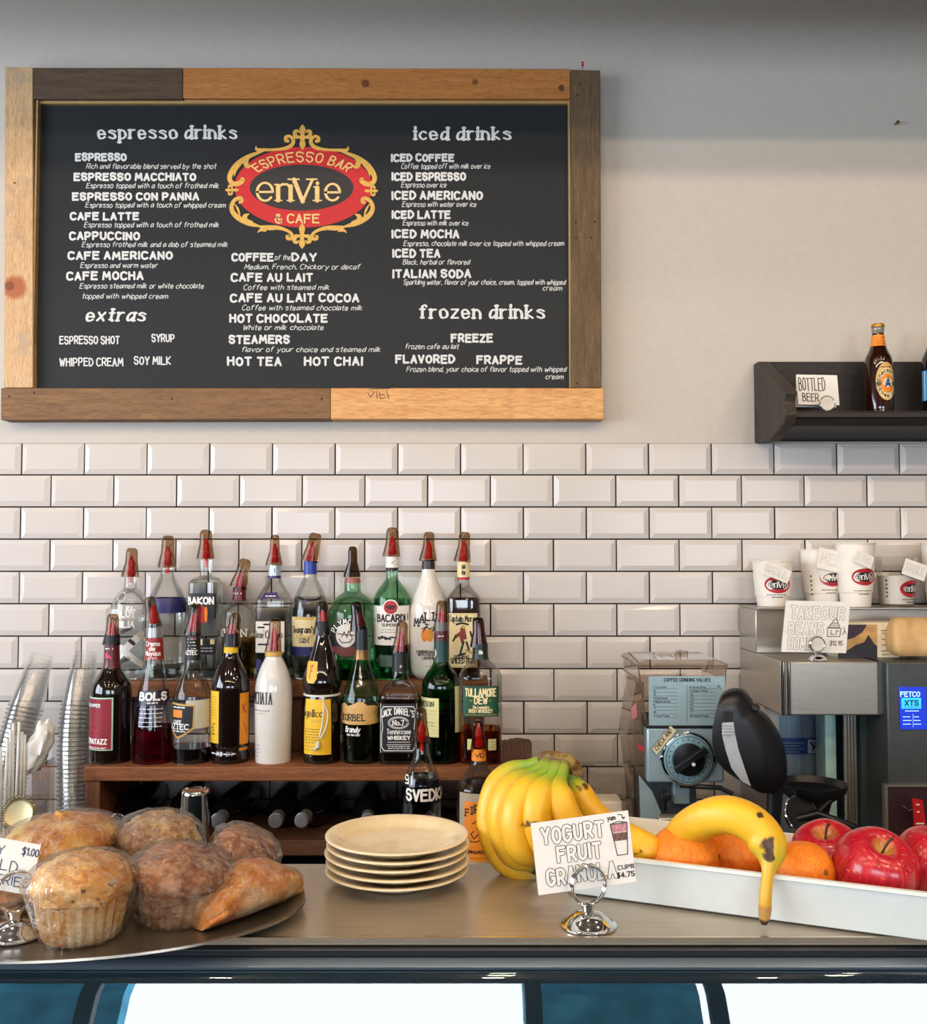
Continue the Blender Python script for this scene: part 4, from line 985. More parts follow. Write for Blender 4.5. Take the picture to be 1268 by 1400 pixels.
b.cover(984, 1026, -4, dx=1, m=M_cover, spout=(989, 1020), hb=11); b.done()

# ================================================================== WINE BOTTLES LYING IN THE RACK
M_foil = mat('dark_foil', '#85868c', .35, .5)
names = [(168, 'dark wine bottle lying at far left of the rack with a silver crown foil'), (236, 'dark wine bottle lying in the rack beside the steel tumbler, violet label showing'), (311, 'dark wine bottle lying in the rack just right of the steel tumbler'), (378, 'dark wine bottle lying in the rack, silver-ringed neck pointing forward'), (437, 'dark wine bottle lying in the rack with its foil neck turned aside'), (497, 'dark wine bottle lying in the rack right behind the stack of plates'), (566, 'dark wine bottle lying in the rack behind the vodka bottle')]
zc = CB + .067 + .0385
for i, (px, lb) in enumerate(names):
    x = XP(px, 2.2, 1112)
    yaw = (0, 4, -3, 1, -8, 3, 0)[i]
    root = thing('wine_bottle', lb, 'bottle', (x, 2.29, CB + .067), 'wine bottles lying in the rack')
    Mx = Matrix.Translation((x, 2.415, zc)) @ Matrix.Rotation(R(yaw), 4, 'Z') @ Matrix.Rotation(R(90), 4, 'X')
    MB().lathe([(.030, 0), (.0365, .004), (.0375, .02), (.0375, .15), (.035, .168), (.026, .186), (.017, .20), (.0145, .212), (.014, .222)], (0, 0, 0), 30, M=Mx).build('glass_body', M_darkpl, root)
    MB().lathe([(.0148, .205), (.0146, .24), (.016, .2405), (.016, .2475), (.0146, .248), (.0145, .254), (.012, .2545)], (0, 0, 0), 24, M=Mx).build('neck_foil', M_foil if i not in (0,) else M_chrome, root)
    if i == 1: MB().lathe([(.0378, .07), (.0378, .14)], (0, 0, 0), 30, False, False, M=Mx).build('label', mat('violet_label', '#3a3566', .5), root)

# steel tumbler upside down before the rack
D3 = 2.08; x = XP(267, D3, 1120); k = D3 / 1350
o = MB().lathe([(.041, CB), (.0425, CB + .001), (.0425, CB + .006), (.0405, CB + .007), (.030, ZP(1085, D3)), (.0295, ZP(1081, D3)), (.027, ZP(1079, D3)), (.025, ZP(1080.5, D3))], (x, D3, 0), 36).build('shaker_tumbler', M_chrome, origin=(x, D3, CB))
tag(o, 'tall polished steel shaker tumbler upside down behind the muffins', 'shaker')
# bristle brush leaning at the right end of the rack
root = thing('bristle_brush', 'dark brown bristle brush standing bristles-down behind the bananas', 'brush', (XP(706, 2.12, 1025), 2.12, CB))
xa, xb = XP(687, 2.12, 1030), XP(726, 2.12, 1030)
MB().box(xa, xb, 2.08, 2.14, CB, ZP(1042, 2.1)).build('block', W_rackd, root, bevel=.003)
mb = MB(); zt = ZP(1013, 2.1)
for i in range(20):
    for j in range(8):
        bx_, by_ = xa + (xb - xa) * (i + .5) / 20, 2.084 + .052 * (j + .5) / 8
        mb.tube([(bx_, by_, ZP(1044, 2.1)), (bx_ + random.uniform(-.001, .001), by_, zt - .004 * abs(i / 10 - 1) ** 2 + random.uniform(-.002, .001))], .0019, 5)
mb.build('bristles', mat('brown_bristle', '#5a3d28', .8, var=.25, scale=200), root)
# ================================================================== PASTRY CASE
CT = 1.229
YC0, YC1 = .925, 1.15
M_case = mat('grey_case_metal', '#6d7a86', .35, .35, var=.06, scale=20, stretch=(1, 30, 30))
M_darktrim = mat('dark_case_trim', '#23262b', .35, .3)
M_caseglass = thin('case_glass', (.62, .76, .80), (.3, .42, .46), 1.95, .01)
root = thing('pastry_case', 'glass-fronted pastry display case with a grey metal top in the foreground', 'display case', (0, 1.0, 0))
cx0, cx1 = -1.3, 1.3
MB().box(cx0, cx1, YC0 + .006, YC1, CT - .007, CT).build('top_sheet', M_steel_h, root, bevel=.0012)
MB().box(cx0, cx1, YC0 + .004, YC0 + .0075, CT - .003, CT + .0012).build('edge_strip', mat('bright_edge', '#d9c9b2', .25, .9), root)
MB().box(cx0, cx1, YC0 + .001, YC0 + .03, CT - .016, CT - .0075).build('front_trim', M_darktrim, root, bevel=.002)
pr = [(YC0 - .001, CT - .0165), (YC0 - .008, CT - .018), (YC0 - .010, CT - .020), (YC0 - .008, CT - .023), (YC0 + .02, CT - .023), (YC0 + .02, CT - .0165)]
MB().prism([(cx0, y, z) for y, z in pr], (cx1 - cx0, 0, 0)).build('front_rail', M_case, root)
gp = []
r_ = .0095; gy, gz = YC0 - .006, CT - .0235
for i in range(15):
    a = R(72) * i / 14; gp.append((gy - r_ * math.sin(a), gz - r_ + r_ * math.cos(a)))
y, z = gp[-1]; a = R(72)
for i in range(24):
    a += R(.3); y -= .012 * math.cos(a); z -= .012 * math.sin(a); gp.append((y, z))
MB().loft([[(x, y, z) for y, z in gp] for x in (cx0, cx1)], False, False, closed=False).build('curved_glass', M_caseglass, root, recalc=False)
M_in = mat('case_interior', '#2f4148', .5, .2)
MB().box(cx0, cx1, YC1 - .02, YC1, .86, CT - .0075).build('back_panel', M_in, root)
MB().box(cx0, cx1, YC0 - .05, YC1 - .02, .98, .988).build('inner_shelf', M_in, root)
MB().box(cx0, cx1, .72, YC1, .0, .86).build('base', M_blackm, root)
for xx in (cx0 + .01, cx1 - .01): MB().box(xx - .008, xx + .008, YC0 - .03, YC1, .86, CT - .024).build('end_panel', M_in, root)

# ================================================================== FIVE PLATES
M_plate = mat('cream_stoneware', '#e3cfa8', .22, var=.05, scale=60, coat=.4)
pc = P(543, 1145, 1.09); pr_ = .0785
pp = [(.001, .0), (.043, .0), (.0445, .0015), (.046, .004), (.058, .009), (pr_ - .002, .0128), (pr_, .0145), (pr_ - .0006, .0163), (pr_ - .004, .0166), (.064, .0135), (.058, .0095), (.050, .0065), (.02, .0056), (.001, .0055)]
lbs = ['bottom cream plate of the stack, resting on the metal counter', 'second cream plate from the bottom of the stack', 'middle cream plate in the stack of five', 'second cream plate from the top of the stack', 'topmost cream plate of the stack, its empty well showing']
o0 = None
for i in range(5):
    dx, dy = (0, .0012, -.0008, .0015, 0)[i], (0, -.001, .001, 0, .0006)[i]
    loc = (pc.x + dx, 1.09 + dy, CT + .0005 + i * .0088)
    if i == 0:
        o0 = MB().lathe(pp, (0, 0, 0), 72).build('plate', M_plate, sub=1); o0.location = loc
        tag(o0, lbs[0], 'plate', 'stack of cream plates')
    else:
        o = o0.copy(); COL.objects.link(o); o.location = loc; o['label'] = lbs[i]

# ================================================================== PASTRIES ON THE PLATTER
pcx, pcy, pa, pb = -.395, .992, .238, .145
M_platter = mat('pewter_platter', '#8f867a', .3, .85, var=.08, scale=12, stretch=(1, 20, 1))
def ell(k, dz, kb=None): return [(pcx + (pa - k) * math.cos(t), pcy + (pb - k) * math.sin(t), CT + dz) for t in [2 * math.pi * i / 96 for i in range(96)]]
o = MB().loft([ell(.035, .0005), ell(.022, .002), ell(.004, .0095), ell(0, .0105), ell(.0005, .0125), ell(.004, .0125), ell(.022, .0055), ell(.035, .0042), ell(.10, .0042)]).build('serving_platter', M_platter, origin=(pcx, pcy, CT))
tag(o, 'oval pewter platter of wrapped pastries hanging over the counter edge', 'platter')
PT = CT + .0046
def crust(name, c0, c1, c2, scale=60, spot=None, bump=.5):
    k = NT(name); b = k.n('ShaderNodeBsdfPrincipled', i_Roughness=.55)
    v = k.coords(); f = k.noise(v, scale, 6, .65); f2 = k.noise(v, scale * .3, 3, .5)
    col = k.ramp(f, [(.36, lin(c0)), (.5, lin(c1)), (.64, lin(c2))])
    col = k.mix(k.ramp(f2, [(.4, (0, 0, 0, 1)), (.62, (.8, .8, .8, 1))]), col, lin(c0))
    f4 = k.noise(v, scale * .45, 3, .5); col = k.mix(k.ramp(f4, [(.52, (0, 0, 0, 1)), (.7, (.7, .7, .7, 1))]), col, lin(c2))
    if spot:
        f3 = k.noise(v, scale * 1.7, 2, .5)
        col = k.mix(k.ramp(f3, [(.66, (0, 0, 0, 1)), (.7, (1, 1, 1, 1))]), col, lin(spot))
    k.l(col, b.inputs['Base Color']); k.l(k.bump(f, bump, .003), b.inputs['Normal'])
    b.inputs['Subsurface Weight'].default_value = .15; b.inputs['Subsurface Scale'].default_value = .004; b.inputs['Subsurface Radius'].default_value = (1, .5, .25)
    k.l(b.outputs[0], k.out.inputs['Surface']); return k.m
C_gold = crust('golden_crust', '#c67e34', '#eab060', '#f6d498', spot='#6b4a1c')
C_corn = crust('yellow_crust', '#b4651c', '#e0a040', '#f4d888', 45)
C_bran = crust('oat_crust', '#8a5830', '#cc9c66', '#f0d6a4', 110, spot='#6a4020', bump=.9)
C_choc = crust('brown_crust', '#6a3820', '#a2663c', '#cc9a70', 70, spot='#40200f')
C_past = crust('glazed_pastry', '#c0661f', '#e6a04e', '#f8dcae', 40, spot='#5a3420')
C_papr = crust('baking_paper_brown', '#8e5a32', '#b88458', '#dab48c', 50, bump=.2)
C_papy = crust('baking_paper_yellow', '#c9853a', '#e2b06c', '#f2dcae', 40, bump=.2)
def lump(p, amp, fr, seed):
    n = p.normalized()
    return p + n * (noise.noise(n * fr + Vector((seed, seed * 1.7, 0))) + .5 * noise.noise(n * fr * 2.3 + Vector((seed * 2, 0, 4)))) * amp
def muffin(label, x, y, z, rt, rb, h, hd, m_top, m_pap, seed, tilt=(0, 0), wrapx=1.03, name='muffin', group='wrapped muffins on the platter'):
    """rt: crown radius, rb: base radius, h: paper height, hd: dome height"""
    M = Matrix.Translation((x, y, z)) @ Matrix.Rotation(R(tilt[0]), 4, 'X') @ Matrix.Rotation(R(tilt[1]), 4, 'Y')
    root = thing(name, label, 'muffin', (x, y, z), group)
    rm = rb + (rt - rb) * .72
    fl = lambda a, zz: 1 + .028 * math.cos(26 * a)
    MB().lathe([(.001, 0), (rb * .9, 0), (rb, .003), (rb + (rm - rb) * .5, h * .5), (rm, h), (rm * .9, h)], (0, 0, 0), 104, lobes=fl, M=M).build('paper_cup', m_pap, root)
    pts = [(rm * .9, h * .93), (rm * 1.02, h * .96), (rt * .98, h + hd * .12), (rt, h + hd * .28), (rt * .95, h + hd * .5), (rt * .78, h + hd * .76), (rt * .5, h + hd * .93), (rt * .2, h + hd * .985), (.001, h + hd * .99)]
    q = cat_rom([Vector((a, b_, 0)) for a, b_ in pts], 3)
    mb = MB().lathe([(max(v.x, .0005), v.y) for v in q], (0, 0, 0), 56); c = Vector((0, 0, h))
    mb.shift(lambda p: M @ (c + lump(p - c, rt * .10, 3.6, seed)))
    mb.build('crown', m_top, root)
    # cling film pulled round it, gathered into creases
    k = wrapx; w = [(.001, -.0012), (rb * .93, -.0012), (rb * 1.08, .004), (rm * 1.02 * k, h * .55), (rt * 1.02 * k, h), (rt * 1.075 * k, h + hd * .3), (rt * 1.03 * k, h + hd * .55), (rt * .86 * k, h + hd * .82), (rt * .5 * k, h + hd * 1.02), (.001, h + hd * 1.07)]
    q = cat_rom([Vector((a, b_, 0)) for a, b_ in w], 3)
    mb = MB().lathe([(max(v.x, .0005), v.y) for v in q], (0, 0, 0), 72)
    def cr(p):
        a = math.atan2(p.y, p.x); s = noise.noise(Vector((math.cos(a) * 5, math.sin(a) * 5, p.z * 25 + seed))) * .003 + abs(noise.noise(Vector((math.cos(a) * 9, math.sin(a) * 9, p.z * 30 + seed * 3)))) * .005
        d = Vector((p.x, p.y, 0)); d = d.normalized() if d.length > 1e-6 else d
        rr = Vector((p.x, p.y, 0)).length
        f = 1 if p.z > .003 else 0
        return M @ (p + d * s * f * min(1, rr / .01))
    mb.shift(cr); mb.build('cling_film', M_wrap, root)
    return root
def at(px, py, Y): return P(px, py, Y)
muffin('golden muffin in fluted paper at the front of the platter', XP(112, .925, 1245), .925, PT, .0445, .034, .040, .034, C_gold, C_papy, 1.3)
muffin('dark brown wrapped muffin in the middle of the platter', XP(240, .972, 1220), .972, PT, .0445, .034, .040, .026, C_choc, C_papr, 4.1, tilt=(8, 9))
muffin('oat-topped muffin at the back, before the steel tumbler', XP(214, 1.075, 1150), 1.075, PT + .002, .0425, .031, .034, .036, C_bran, C_papr, 7.7, tilt=(6, 6))
muffin('brown muffin tipped over at the right rear of the platter', XP(318, 1.06, 1175), 1.065, PT + .006, .034, .028, .030, .024, C_choc, C_papr, 2.2, tilt=(10, 24))
muffin('large glossy yellow muffin at the back left beside the sign', XP(88, 1.055, 1155), 1.055, PT + .004, .058, .036, .036, .034, C_corn, C_papy, 9.4, tilt=(0, -4))
muffin('small brown muffin mostly hidden between the yellow and oat muffins', XP(163, 1.06, 1180), 1.06 + .035, PT, .030, .024, .028, .022, C_choc, C_papr, 5.0)
muffin('orange-brown bun at far left half hidden by the sign card', XP(18, .99, 1240), .985, PT, .046, .036, .020, .022, C_past, C_past, 3.3, name='bun')
# long filled pastry
p0, p1 = PZ(270, 1272, PT), PZ(402, 1222, PT)
root = thing('filled_pastry', 'long glazed wrapped pastry at the right edge of the platter', 'pastry', ((p0.x + p1.x) / 2, (p0.y + p1.y) / 2, PT))
pts = [p0 + (p1 - p0) * (i / 12) for i in range(13)]
def pas(k, dz, seed, amp):
    mb = MB(); L = []
    n = 40; ax = (p1 - p0).normalized(); sx = Vector((-ax.y, ax.x, 0)).normalized()
    for i, p in enumerate(pts):
        t = i / 12; w = (.012 + .019 * math.sin(math.pi * min(1, t * .72 + .14)) ** .8) * k; h = (.008 + .0165 * math.sin(math.pi * min(1, t * .8 + .12))) * k
        if i in (0, 12): w *= .7; h *= .7
        lp = []
        for j in range(n):
            a = 2 * math.pi * j / n; c, s = math.cos(a), math.sin(a)
            v = Vector((p.x, p.y, PT + h * .92)) + sx * (w * c * (1 + .1 * s)) + Vector((0, 0, h * (s if s > 0 else s * .92)))
            v += (sx * c + Vector((0, 0, max(0, s)))) * noise.noise(Vector((t * 4 + seed, c * 1.5, s * 1.5))) * amp
            v.z = max(v.z, PT + dz); lp.append(v)
        L.append(lp)
    return mb.loft(L)
pas(1.0, 0.0008, 1.0, .006).build('dough', C_past, root)
pas(1.10, 0.0002, 6.0, .007).build('cling_film', M_wrap, root)

# ================================================================== CARDS IN RING HOLDERS
def basis(tl, tr, bl):
    O = Vector(bl); X = Vector(tr) - Vector(tl); Y = Vector(tl) - Vector(bl)
    w, h = X.length, Y.length; X.normalize(); Y.normalize(); N = X.cross(Y).normalized()
    if N.y > 0: N = -N
    return O, X, Y, N, w, h
def card(name, label, tl, tr, bl, m=M_white, tent=0.0, cat='sign', parent=None, thick=.0005, group=None):
    O, X, Y, N, w, h = basis(tl, tr, bl)
    mb = MB().prism([O, O + X * w, O + X * w + Y * h, O + Y * h], -N * thick)
    if tent:
        B = O - N * tent
        mb.prism([B, B + X * w, O + X * w + Y * (h - .0004) - N * thick * 1.2, O + Y * (h - .0004) - N * thick * 1.2], -N * thick)
    org = O + X * w / 2
    if parent is None:
        o = mb.build(name, m, origin=org, smooth=False); tag(o, label, cat, group)
    else: o = mb.build(name, m, parent, smooth=False)
    s = lambda x, y, off: O + X * (x * w) + Y * (y * h) + N * off
    return o, s, w, h
def card_ink(o, s, w, h, items, m=M_ink, name='lettering'):
    """items: (text, x0, x1, y, cap, style, pen) in card fractions"""
    A, B = MB(), MB(); asp = h / w
    for it in items:
        t, x0, x1, y, cap, st, pen = it
        s2 = lambda x, yy, off: s(x, yy / asp, off)
        L = lay(t, x0, x1, y * asp, cap * asp, jit=.35, gap=3.6 if st == 'bubble' else 2.6)
        if st == 'bubble':
            ink(A, L, pen, s2, .0003); ink(B, L, pen - .0125, s2, .00045)
        else: ink(A, L, pen, s2, .0003)
    a = A.build(name, m, o, smooth=False, recalc=False)
    if B.v: B.build('letter_fill', o.data.materials[0], o, smooth=False, recalc=False)
def holder(label, x, y, z, k=1.0, rr=.0175, group='chrome sign holders', fancy=False, ax=(0.25, -1, 0)):
    root = thing('card_holder', label, 'sign holder', (x, y, z), group)
    MB().lathe([(.001, 0), (.0255 * k, 0), (.027 * k, .001 * k), (.027 * k, .0022 * k), (.0225 * k, .0035 * k), (.0185 * k, .008 * k), (.0125 * k, .0125 * k), (.0055 * k, .0145 * k), (.0055 * k, .019 * k), (.0065 * k, .0195 * k), (.0065 * k, .0215 * k), (.001, .022 * k)], (x, y, z), 40).build('base', M_chrome, root)
    mb = MB(); a = Vector(ax).normalized()
    for s in (-1, 0, 1): mb.ring(Vector((x, y, z + .021 * k + rr)) + a * (.0022 * s * k), rr + (.0006 if s == 0 else 0), .0012 * k, 44, 8, ax=tuple(a))
    mb.build('clip_ring', M_chrome, root)
    if fancy:
        mb = MB()
        for i in range(22):
            t = 2 * math.pi * i / 22; mb.box(-.0012 * k, .0012 * k, -.0012, .0012, rr, rr + .003 * k, Matrix.Translation((x, y, z + .021 * k + rr)) @ Matrix.Rotation(t, 4, 'Y'))
        mb.build('scalloped_rim', M_chrome, root)
        MB().lathe([(.0005, 0), (rr, 0), (rr, .0008), (.0005, .001)], (0, 0, 0), 30, M=Matrix.Translation((x, y - .0005, z + .021 * k + rr)) @ Matrix.Rotation(R(90), 4, 'X')).build('disc', mat('pale_disc', '#d9d2c6', .6, .1), root)
    return root
hp = PZ(805, 1266, CT)
holder('chrome ring holder gripping the folded yoghurt card at the counter front', hp.x, hp.y, CT, ax=(.35, -1, .1))
DY = hp.y + .004
o, s, w, h = card('menu_card', 'white folded card with hand-drawn yogurt fruit granola lettering before the bananas', P(726, 1126, DY), P(859, 1108, DY + .004), P(737, 1224, DY), tent=.006, thick=.0007)
card_ink(o, s, w, h, [("YOGURT", .10, .72, .70, .2, 'bubble', .043), ("FRUIT", .24, .67, .42, .19, 'bubble', .043), ("GRANOLA", .11, .80, .12, .2, 'bubble', .043), ("yum", .78, .86, .90, .06, 'p', .009), ("CUP!!!", .83, .99, .20, .055, 'p', .009), ("$4.75", .81, .99, .09, .065, 'p', .011)])
asp = h / w
s2 = lambda x, y, off: s(x, y / asp, off)
fr = lambda pl: [Vector((x, y * asp, 0)) for x, y in pl]
mb = MB(); blob(mb, [(x, y * asp) for x, y in [(.815, .72), (.80, .84), (.975, .84), (.962, .72)]], s2, .0003); mb.build('yogurt_drawing', mat('pink_crayon', '#c98a90', .8, var=.25, scale=400), o, smooth=False, recalc=False)
mb = MB(); blob(mb, [(x, y * asp) for x, y in [(.825, .60), (.815, .71), (.962, .71), (.955, .60)]], s2, .0003); mb.build('granola_drawing', mat('brown_crayon', '#7d5c50', .8, var=.35, scale=500), o, smooth=False, recalc=False)
mb = MB(); ink(mb, [fr([(.80, .84), (.84, .40), (.945, .40), (.975, .84), (.80, .84)]), fr([(.80, .84), (.885, .87), (.975, .84)]), fr([(.89, .965), (.93, .955), (.945, .90)]), fr([(.925, .92), (.945, .895), (.96, .92)])], .008, s2, .0004); mb.build('cup_drawing', M_ink, o, smooth=False, recalc=False)
hp = PZ(22, 1278, PT)
holder('chrome ring holder on the platter at far left, among the pastries', hp.x, hp.y, PT, k=1.05, ax=(.6, -1, .1))
DY = hp.y + .004
o, s, w, h = card('price_card', 'white card reading day old pastries $1.00 at far left', P(-70, 1134, DY), P(56, 1155, DY), P(-85, 1203, DY), thick=.0006)
card_ink(o, s, w, h, [("DAY", .36, .63, .70, .17, 'p', .011), ("$1.00", .82, .995, .76, .14, 'p', .012), ("OLD", .52, .80, .40, .2, 'p', .011), ("PASTRIES", .33, .96, .13, .18, 'p', .011)], mat('blue_pen', '#3a3f66', .6))
# ================================================================== FRUIT
def _half(k, s):
    m = k.n('ShaderNodeMath', operation='MULTIPLY'); m.inputs[1].default_value = .5; k.l(s, m.inputs[0]); return m.outputs[0]
BAN0 = P(1000, 1190, .985)
def banana_mat(nm, stops, marks=()):
    k = NT(nm); b = k.n('ShaderNodeBsdfPrincipled', i_Roughness=.42)
    at_ = k.n('ShaderNodeAttribute', attribute_name='along')
    col = k.ramp(at_.outputs['Fac'], [(p, lin(c)) for p, c in stops])
    v = k.coords(); f = k.noise(v, 26, 3, .5); f2 = k.noise(v, 90, 3, .6)
    msk = k.ramp(f, [(.665, (0, 0, 0, 1)), (.69, (1, 1, 1, 1))])
    col = k.mix(msk, col, lin('#5b3a14'))
    col = k.mix(k.ramp(f2, [(.3, (.9, .88, .8, 1)), (.6, (1, 1, 1, 1))]), (1, 1, 1, 1), col, 'MULTIPLY') if False else k.mix(.5, col, k.ramp(f2, [(.3, (.86, .82, .7, 1)), (.6, (1, 1, 1, 1))]), 'MULTIPLY')
    tc = k.n('ShaderNodeTexCoord')
    for (p, r) in marks:
        mp = k.n('ShaderNodeMapping'); mp.inputs['Location'].default_value = tuple(-c / r for c in p); mp.inputs['Scale'].default_value = (1 / r, 1 / r, 1 / r)
        k.l(tc.outputs['Object'], mp.inputs['Vector']); ln = k.n('ShaderNodeVectorMath', operation='LENGTH'); k.l(mp.outputs[0], ln.inputs[0])
        ad = k.n('ShaderNodeMath', operation='MULTIPLY_ADD'); k.l(f2, ad.inputs[0]); ad.inputs[1].default_value = 1.6; k.l(ln.outputs['Value'], ad.inputs[2])
        col = k.mix(k.ramp(ad.outputs[0], [(.0, (1, 1, 1, 1)), (.5, (1, 1, 1, 1)), (.9, (0, 0, 0, 1))]) if False else k.ramp(_half(k, ad.outputs[0]), [(.72, (1, 1, 1, 1)), (.84, (0, 0, 0, 1))]), col, lin('#4a2c14'))
    k.l(col, b.inputs['Base Color']); b.inputs['Subsurface Weight'].default_value = .08; b.inputs['Subsurface Scale'].default_value = .003
    k.l(b.outputs[0], k.out.inputs['Surface']); return k.m
M_banana = banana_mat('banana_skin_green_neck', [(0.0, '#6a5a2c'), (.05, '#86982c'), (.15, '#7fa02a'), (.24, '#b9b02a'), (.33, '#e2ac20'), (.55, '#e8b224'), (.9, '#dfa826'), (.955, '#a98a30'), (.975, '#3a2a18'), (1, '#2a1d12')])
M_banana_ripe = banana_mat('banana_skin_ripe', [(0.0, '#2e1d10'), (.02, '#4a3018'), (.03, '#c79a58'), (.075, '#b98a48'), (.085, '#d9a628'), (.2, '#dcae2c'), (.26, '#cdb534'), (.33, '#e6b426'), (.6, '#eab626'), (.9, '#e0aa26'), (.975, '#3a2a18'), (1, '#2a1d12')], marks=[(tuple(P(x, y, yy) - BAN0), r) for x, y, yy, r in ((1048, 1156, .951, .010), (1051, 1168, .951, .008), (1064, 1160, .956, .005), (1040, 1113, .968, .005), (970, 1105, 1.0, .003))])
def banana(path, rad, parent=None, name='banana', stem=.16, flip=False, stemr=.34, seg=20, origin=None, tiplen=.06, m=None, neck=.22):
    q = cat_rom(path, 8); n = len(q)
    # even spacing
    L = [0]
    for a, b_ in zip(q[:-1], q[1:]): L.append(L[-1] + (b_ - a).length)
    T = L[-1]; N = 44; pts = []
    for i in range(N):
        d = T * i / (N - 1); j = max(k for k in range(n) if L[k] <= d + 1e-9); j = min(j, n - 2)
        t = (d - L[j]) / max(1e-9, L[j + 1] - L[j]); pts.append(q[j].lerp(q[j + 1], min(1, t)))
    rs = []
    for i in range(N):
        t = i / (N - 1)
        if t < stem: r = stemr + .06 * (1 - t / stem)
        elif t < stem + neck: u = (t - stem) / neck; r = stemr + (1 - stemr) * (u * u * (3 - 2 * u))
        elif t > 1 - tiplen: r = .2 + .12 * (1 - (t - 1 + tiplen) / tiplen)
        elif t > .74: u = (t - .74) / (.26 - tiplen); r = 1 - .68 * u ** 2.2
        else: r = 1
        if m is not None and t < .06: r *= .45 + .55 * (t / .06) ** .5
        rs.append(rad * r)
    mb = MB().tube(pts, rs, seg, sec=lambda a: 1 + .035 * math.cos(5 * a + .6))
    o = mb.build(name, m or M_banana, parent, origin=origin, angle=60)
    att = o.data.attributes.new('along', 'FLOAT', 'POINT')
    for i in range(N):
        for j in range(seg): att.data[i * seg + j].value = i / (N - 1)
    return o
# the bunch on the counter: crown up, fingers hanging round to the left
cr = P(757, 1043, 1.098)
root = thing('banana_bunch', 'bunch of yellow bananas with green necks standing behind the yoghurt card', 'bananas', (XP(740, 1.09, 1150), 1.09, CT))
def bp(l): return [P(x, y, Y) for x, y, Y in l]
paths = [
 [(752, 1040, 1.118), (728, 1046, 1.125), (700, 1055, 1.13), (679, 1085, 1.13), (673, 1125, 1.125), (686, 1165, 1.115), (716, 1193, 1.105), (742, 1203, 1.1)],
 [(752, 1043, 1.104), (732, 1055, 1.10), (706, 1072, 1.094), (688, 1105, 1.09), (690, 1140, 1.088), (706, 1170, 1.088), (734, 1192, 1.09)],
 [(757, 1045, 1.092), (744, 1058, 1.084), (724, 1076, 1.074), (708, 1105, 1.066), (706, 1135, 1.062), (716, 1163, 1.062), (740, 1184, 1.066)],
 [(763, 1045, 1.084), (754, 1062, 1.072), (741, 1082, 1.060), (735, 1108, 1.052), (738, 1136, 1.05), (752, 1162, 1.054), (776, 1178, 1.06)],
 [(770, 1045, 1.085), (768, 1060, 1.074), (764, 1080, 1.062), (770, 1105, 1.054), (783, 1130, 1.05), (800, 1152, 1.052), (822, 1168, 1.06)],
 [(777, 1044, 1.105), (783, 1062, 1.104), (794, 1086, 1.10), (810, 1110, 1.096), (832, 1130, 1.092), (858, 1144, 1.088)],
]
for i, l in enumerate(paths): banana(bp(l), (.0178, .0166, .0162, .0158, .0162, .0142)[i], root, stem=.13, stemr=.42)
mb = MB(); c0 = bp([(742, 1037, 1.122), (752, 1037, 1.11), (763, 1038, 1.10), (774, 1040, 1.094), (786, 1048, 1.098), (788, 1058, 1.10)])
mb.tube(cat_rom(c0, 4), [.004] + [.0085] * 9 + [.0075] * 10 + [.003], 14)
mb.shift(lambda p: p + Vector((1, 1, 1)) * noise.noise(p * 180) * .0012)
mb.build('crown_stem', crust('banana_crown', '#4a3018', '#8a6a30', '#a89248', 90), root)

# long white melamine tray, turned a little
A = PZ(772, 1223, CT); B = PZ(1268, 1290, CT); u = (B - A).normalized(); u.z = 0; v = Vector((-u.y, u.x, 0))
LEN, WID, HT = .52, .125, .050
def rrect(a0, a1, b0, b1, r, z, n=6):
    out = []
    for (cx_, cy_, s) in ((a1 - r, b0 + r, -90), (a1 - r, b1 - r, 0), (a0 + r, b1 - r, 90), (a0 + r, b0 + r, 180)):
        for i in range(n + 1):
            t = R(s + 90 * i / n); p = A + u * (cx_ + r * math.cos(t)) + v * (cy_ + r * math.sin(t)); out.append((p.x, p.y, CT + z))
    return out
fl = .012
mb = MB().loft([rrect(.004, LEN - .004, .004, WID - .004, .012, .0006), rrect(0, LEN, 0, WID, .014, .003), rrect(-fl, LEN + fl, -fl, WID + fl, .02, HT - .005), rrect(-fl - .003, LEN + fl + .003, -fl - .003, WID + fl + .003, .022, HT - .0035), rrect(-fl - .003, LEN + fl + .003, -fl - .003, WID + fl + .003, .022, HT), rrect(-fl + .002, LEN + fl - .002, -fl + .002, WID + fl - .002, .019, HT), rrect(.003, LEN - .003, .003, WID - .003, .013, .006), rrect(.008, LEN - .008, .008, WID - .008, .010, .005)])
o = mb.build('serving_tray', mat('white_melamine', '#e3e6e0', .22, var=.02, coat=.3), origin=A + u * LEN / 2)
tag(o, 'long white tray of loose fruit set aslant across the counter', 'tray')
TF = CT + .0052
# oranges
C_orange = crust('orange_peel', '#e5730c', '#f28a14', '#f79a22', 320, bump=.35)
def orange(label, px, py, Y, r, dimple):
    x = P(px, py, Y).x; z = TF + r * .96
    root = thing('orange', label, 'orange', (x, Y, TF), 'oranges in the white tray')
    mb = MB().lathe([(max(.0004, r * math.sin(math.pi * i / 26)), -r * .96 * math.cos(math.pi * i / 26)) for i in range(27)], (0, 0, 0), 44)
    d = Vector(dimple).normalized()
    def sh(p):
        n = p.normalized(); c = n.dot(d); q = p + n * noise.noise(n * 2) * r * .02
        if c > .9: q -= d * (c - .9) * r * .5
        return q + Vector((x, Y, z))
    mb.shift(sh); mb.build('peel', C_orange, root)
    c = Vector((x, Y, z)) + d * r * .93
    MB().lathe([(.0004, -.0005), (.0030, .0004), (.0024, .0016), (.0004, .0019)], (0, 0, 0), 10, M=Matrix.Translation(c) @ Vector((0, 0, 1)).rotation_difference(d).to_matrix().to_4x4()).build('stem_button', mat('orange_button', '#8a5a18', .8), root)
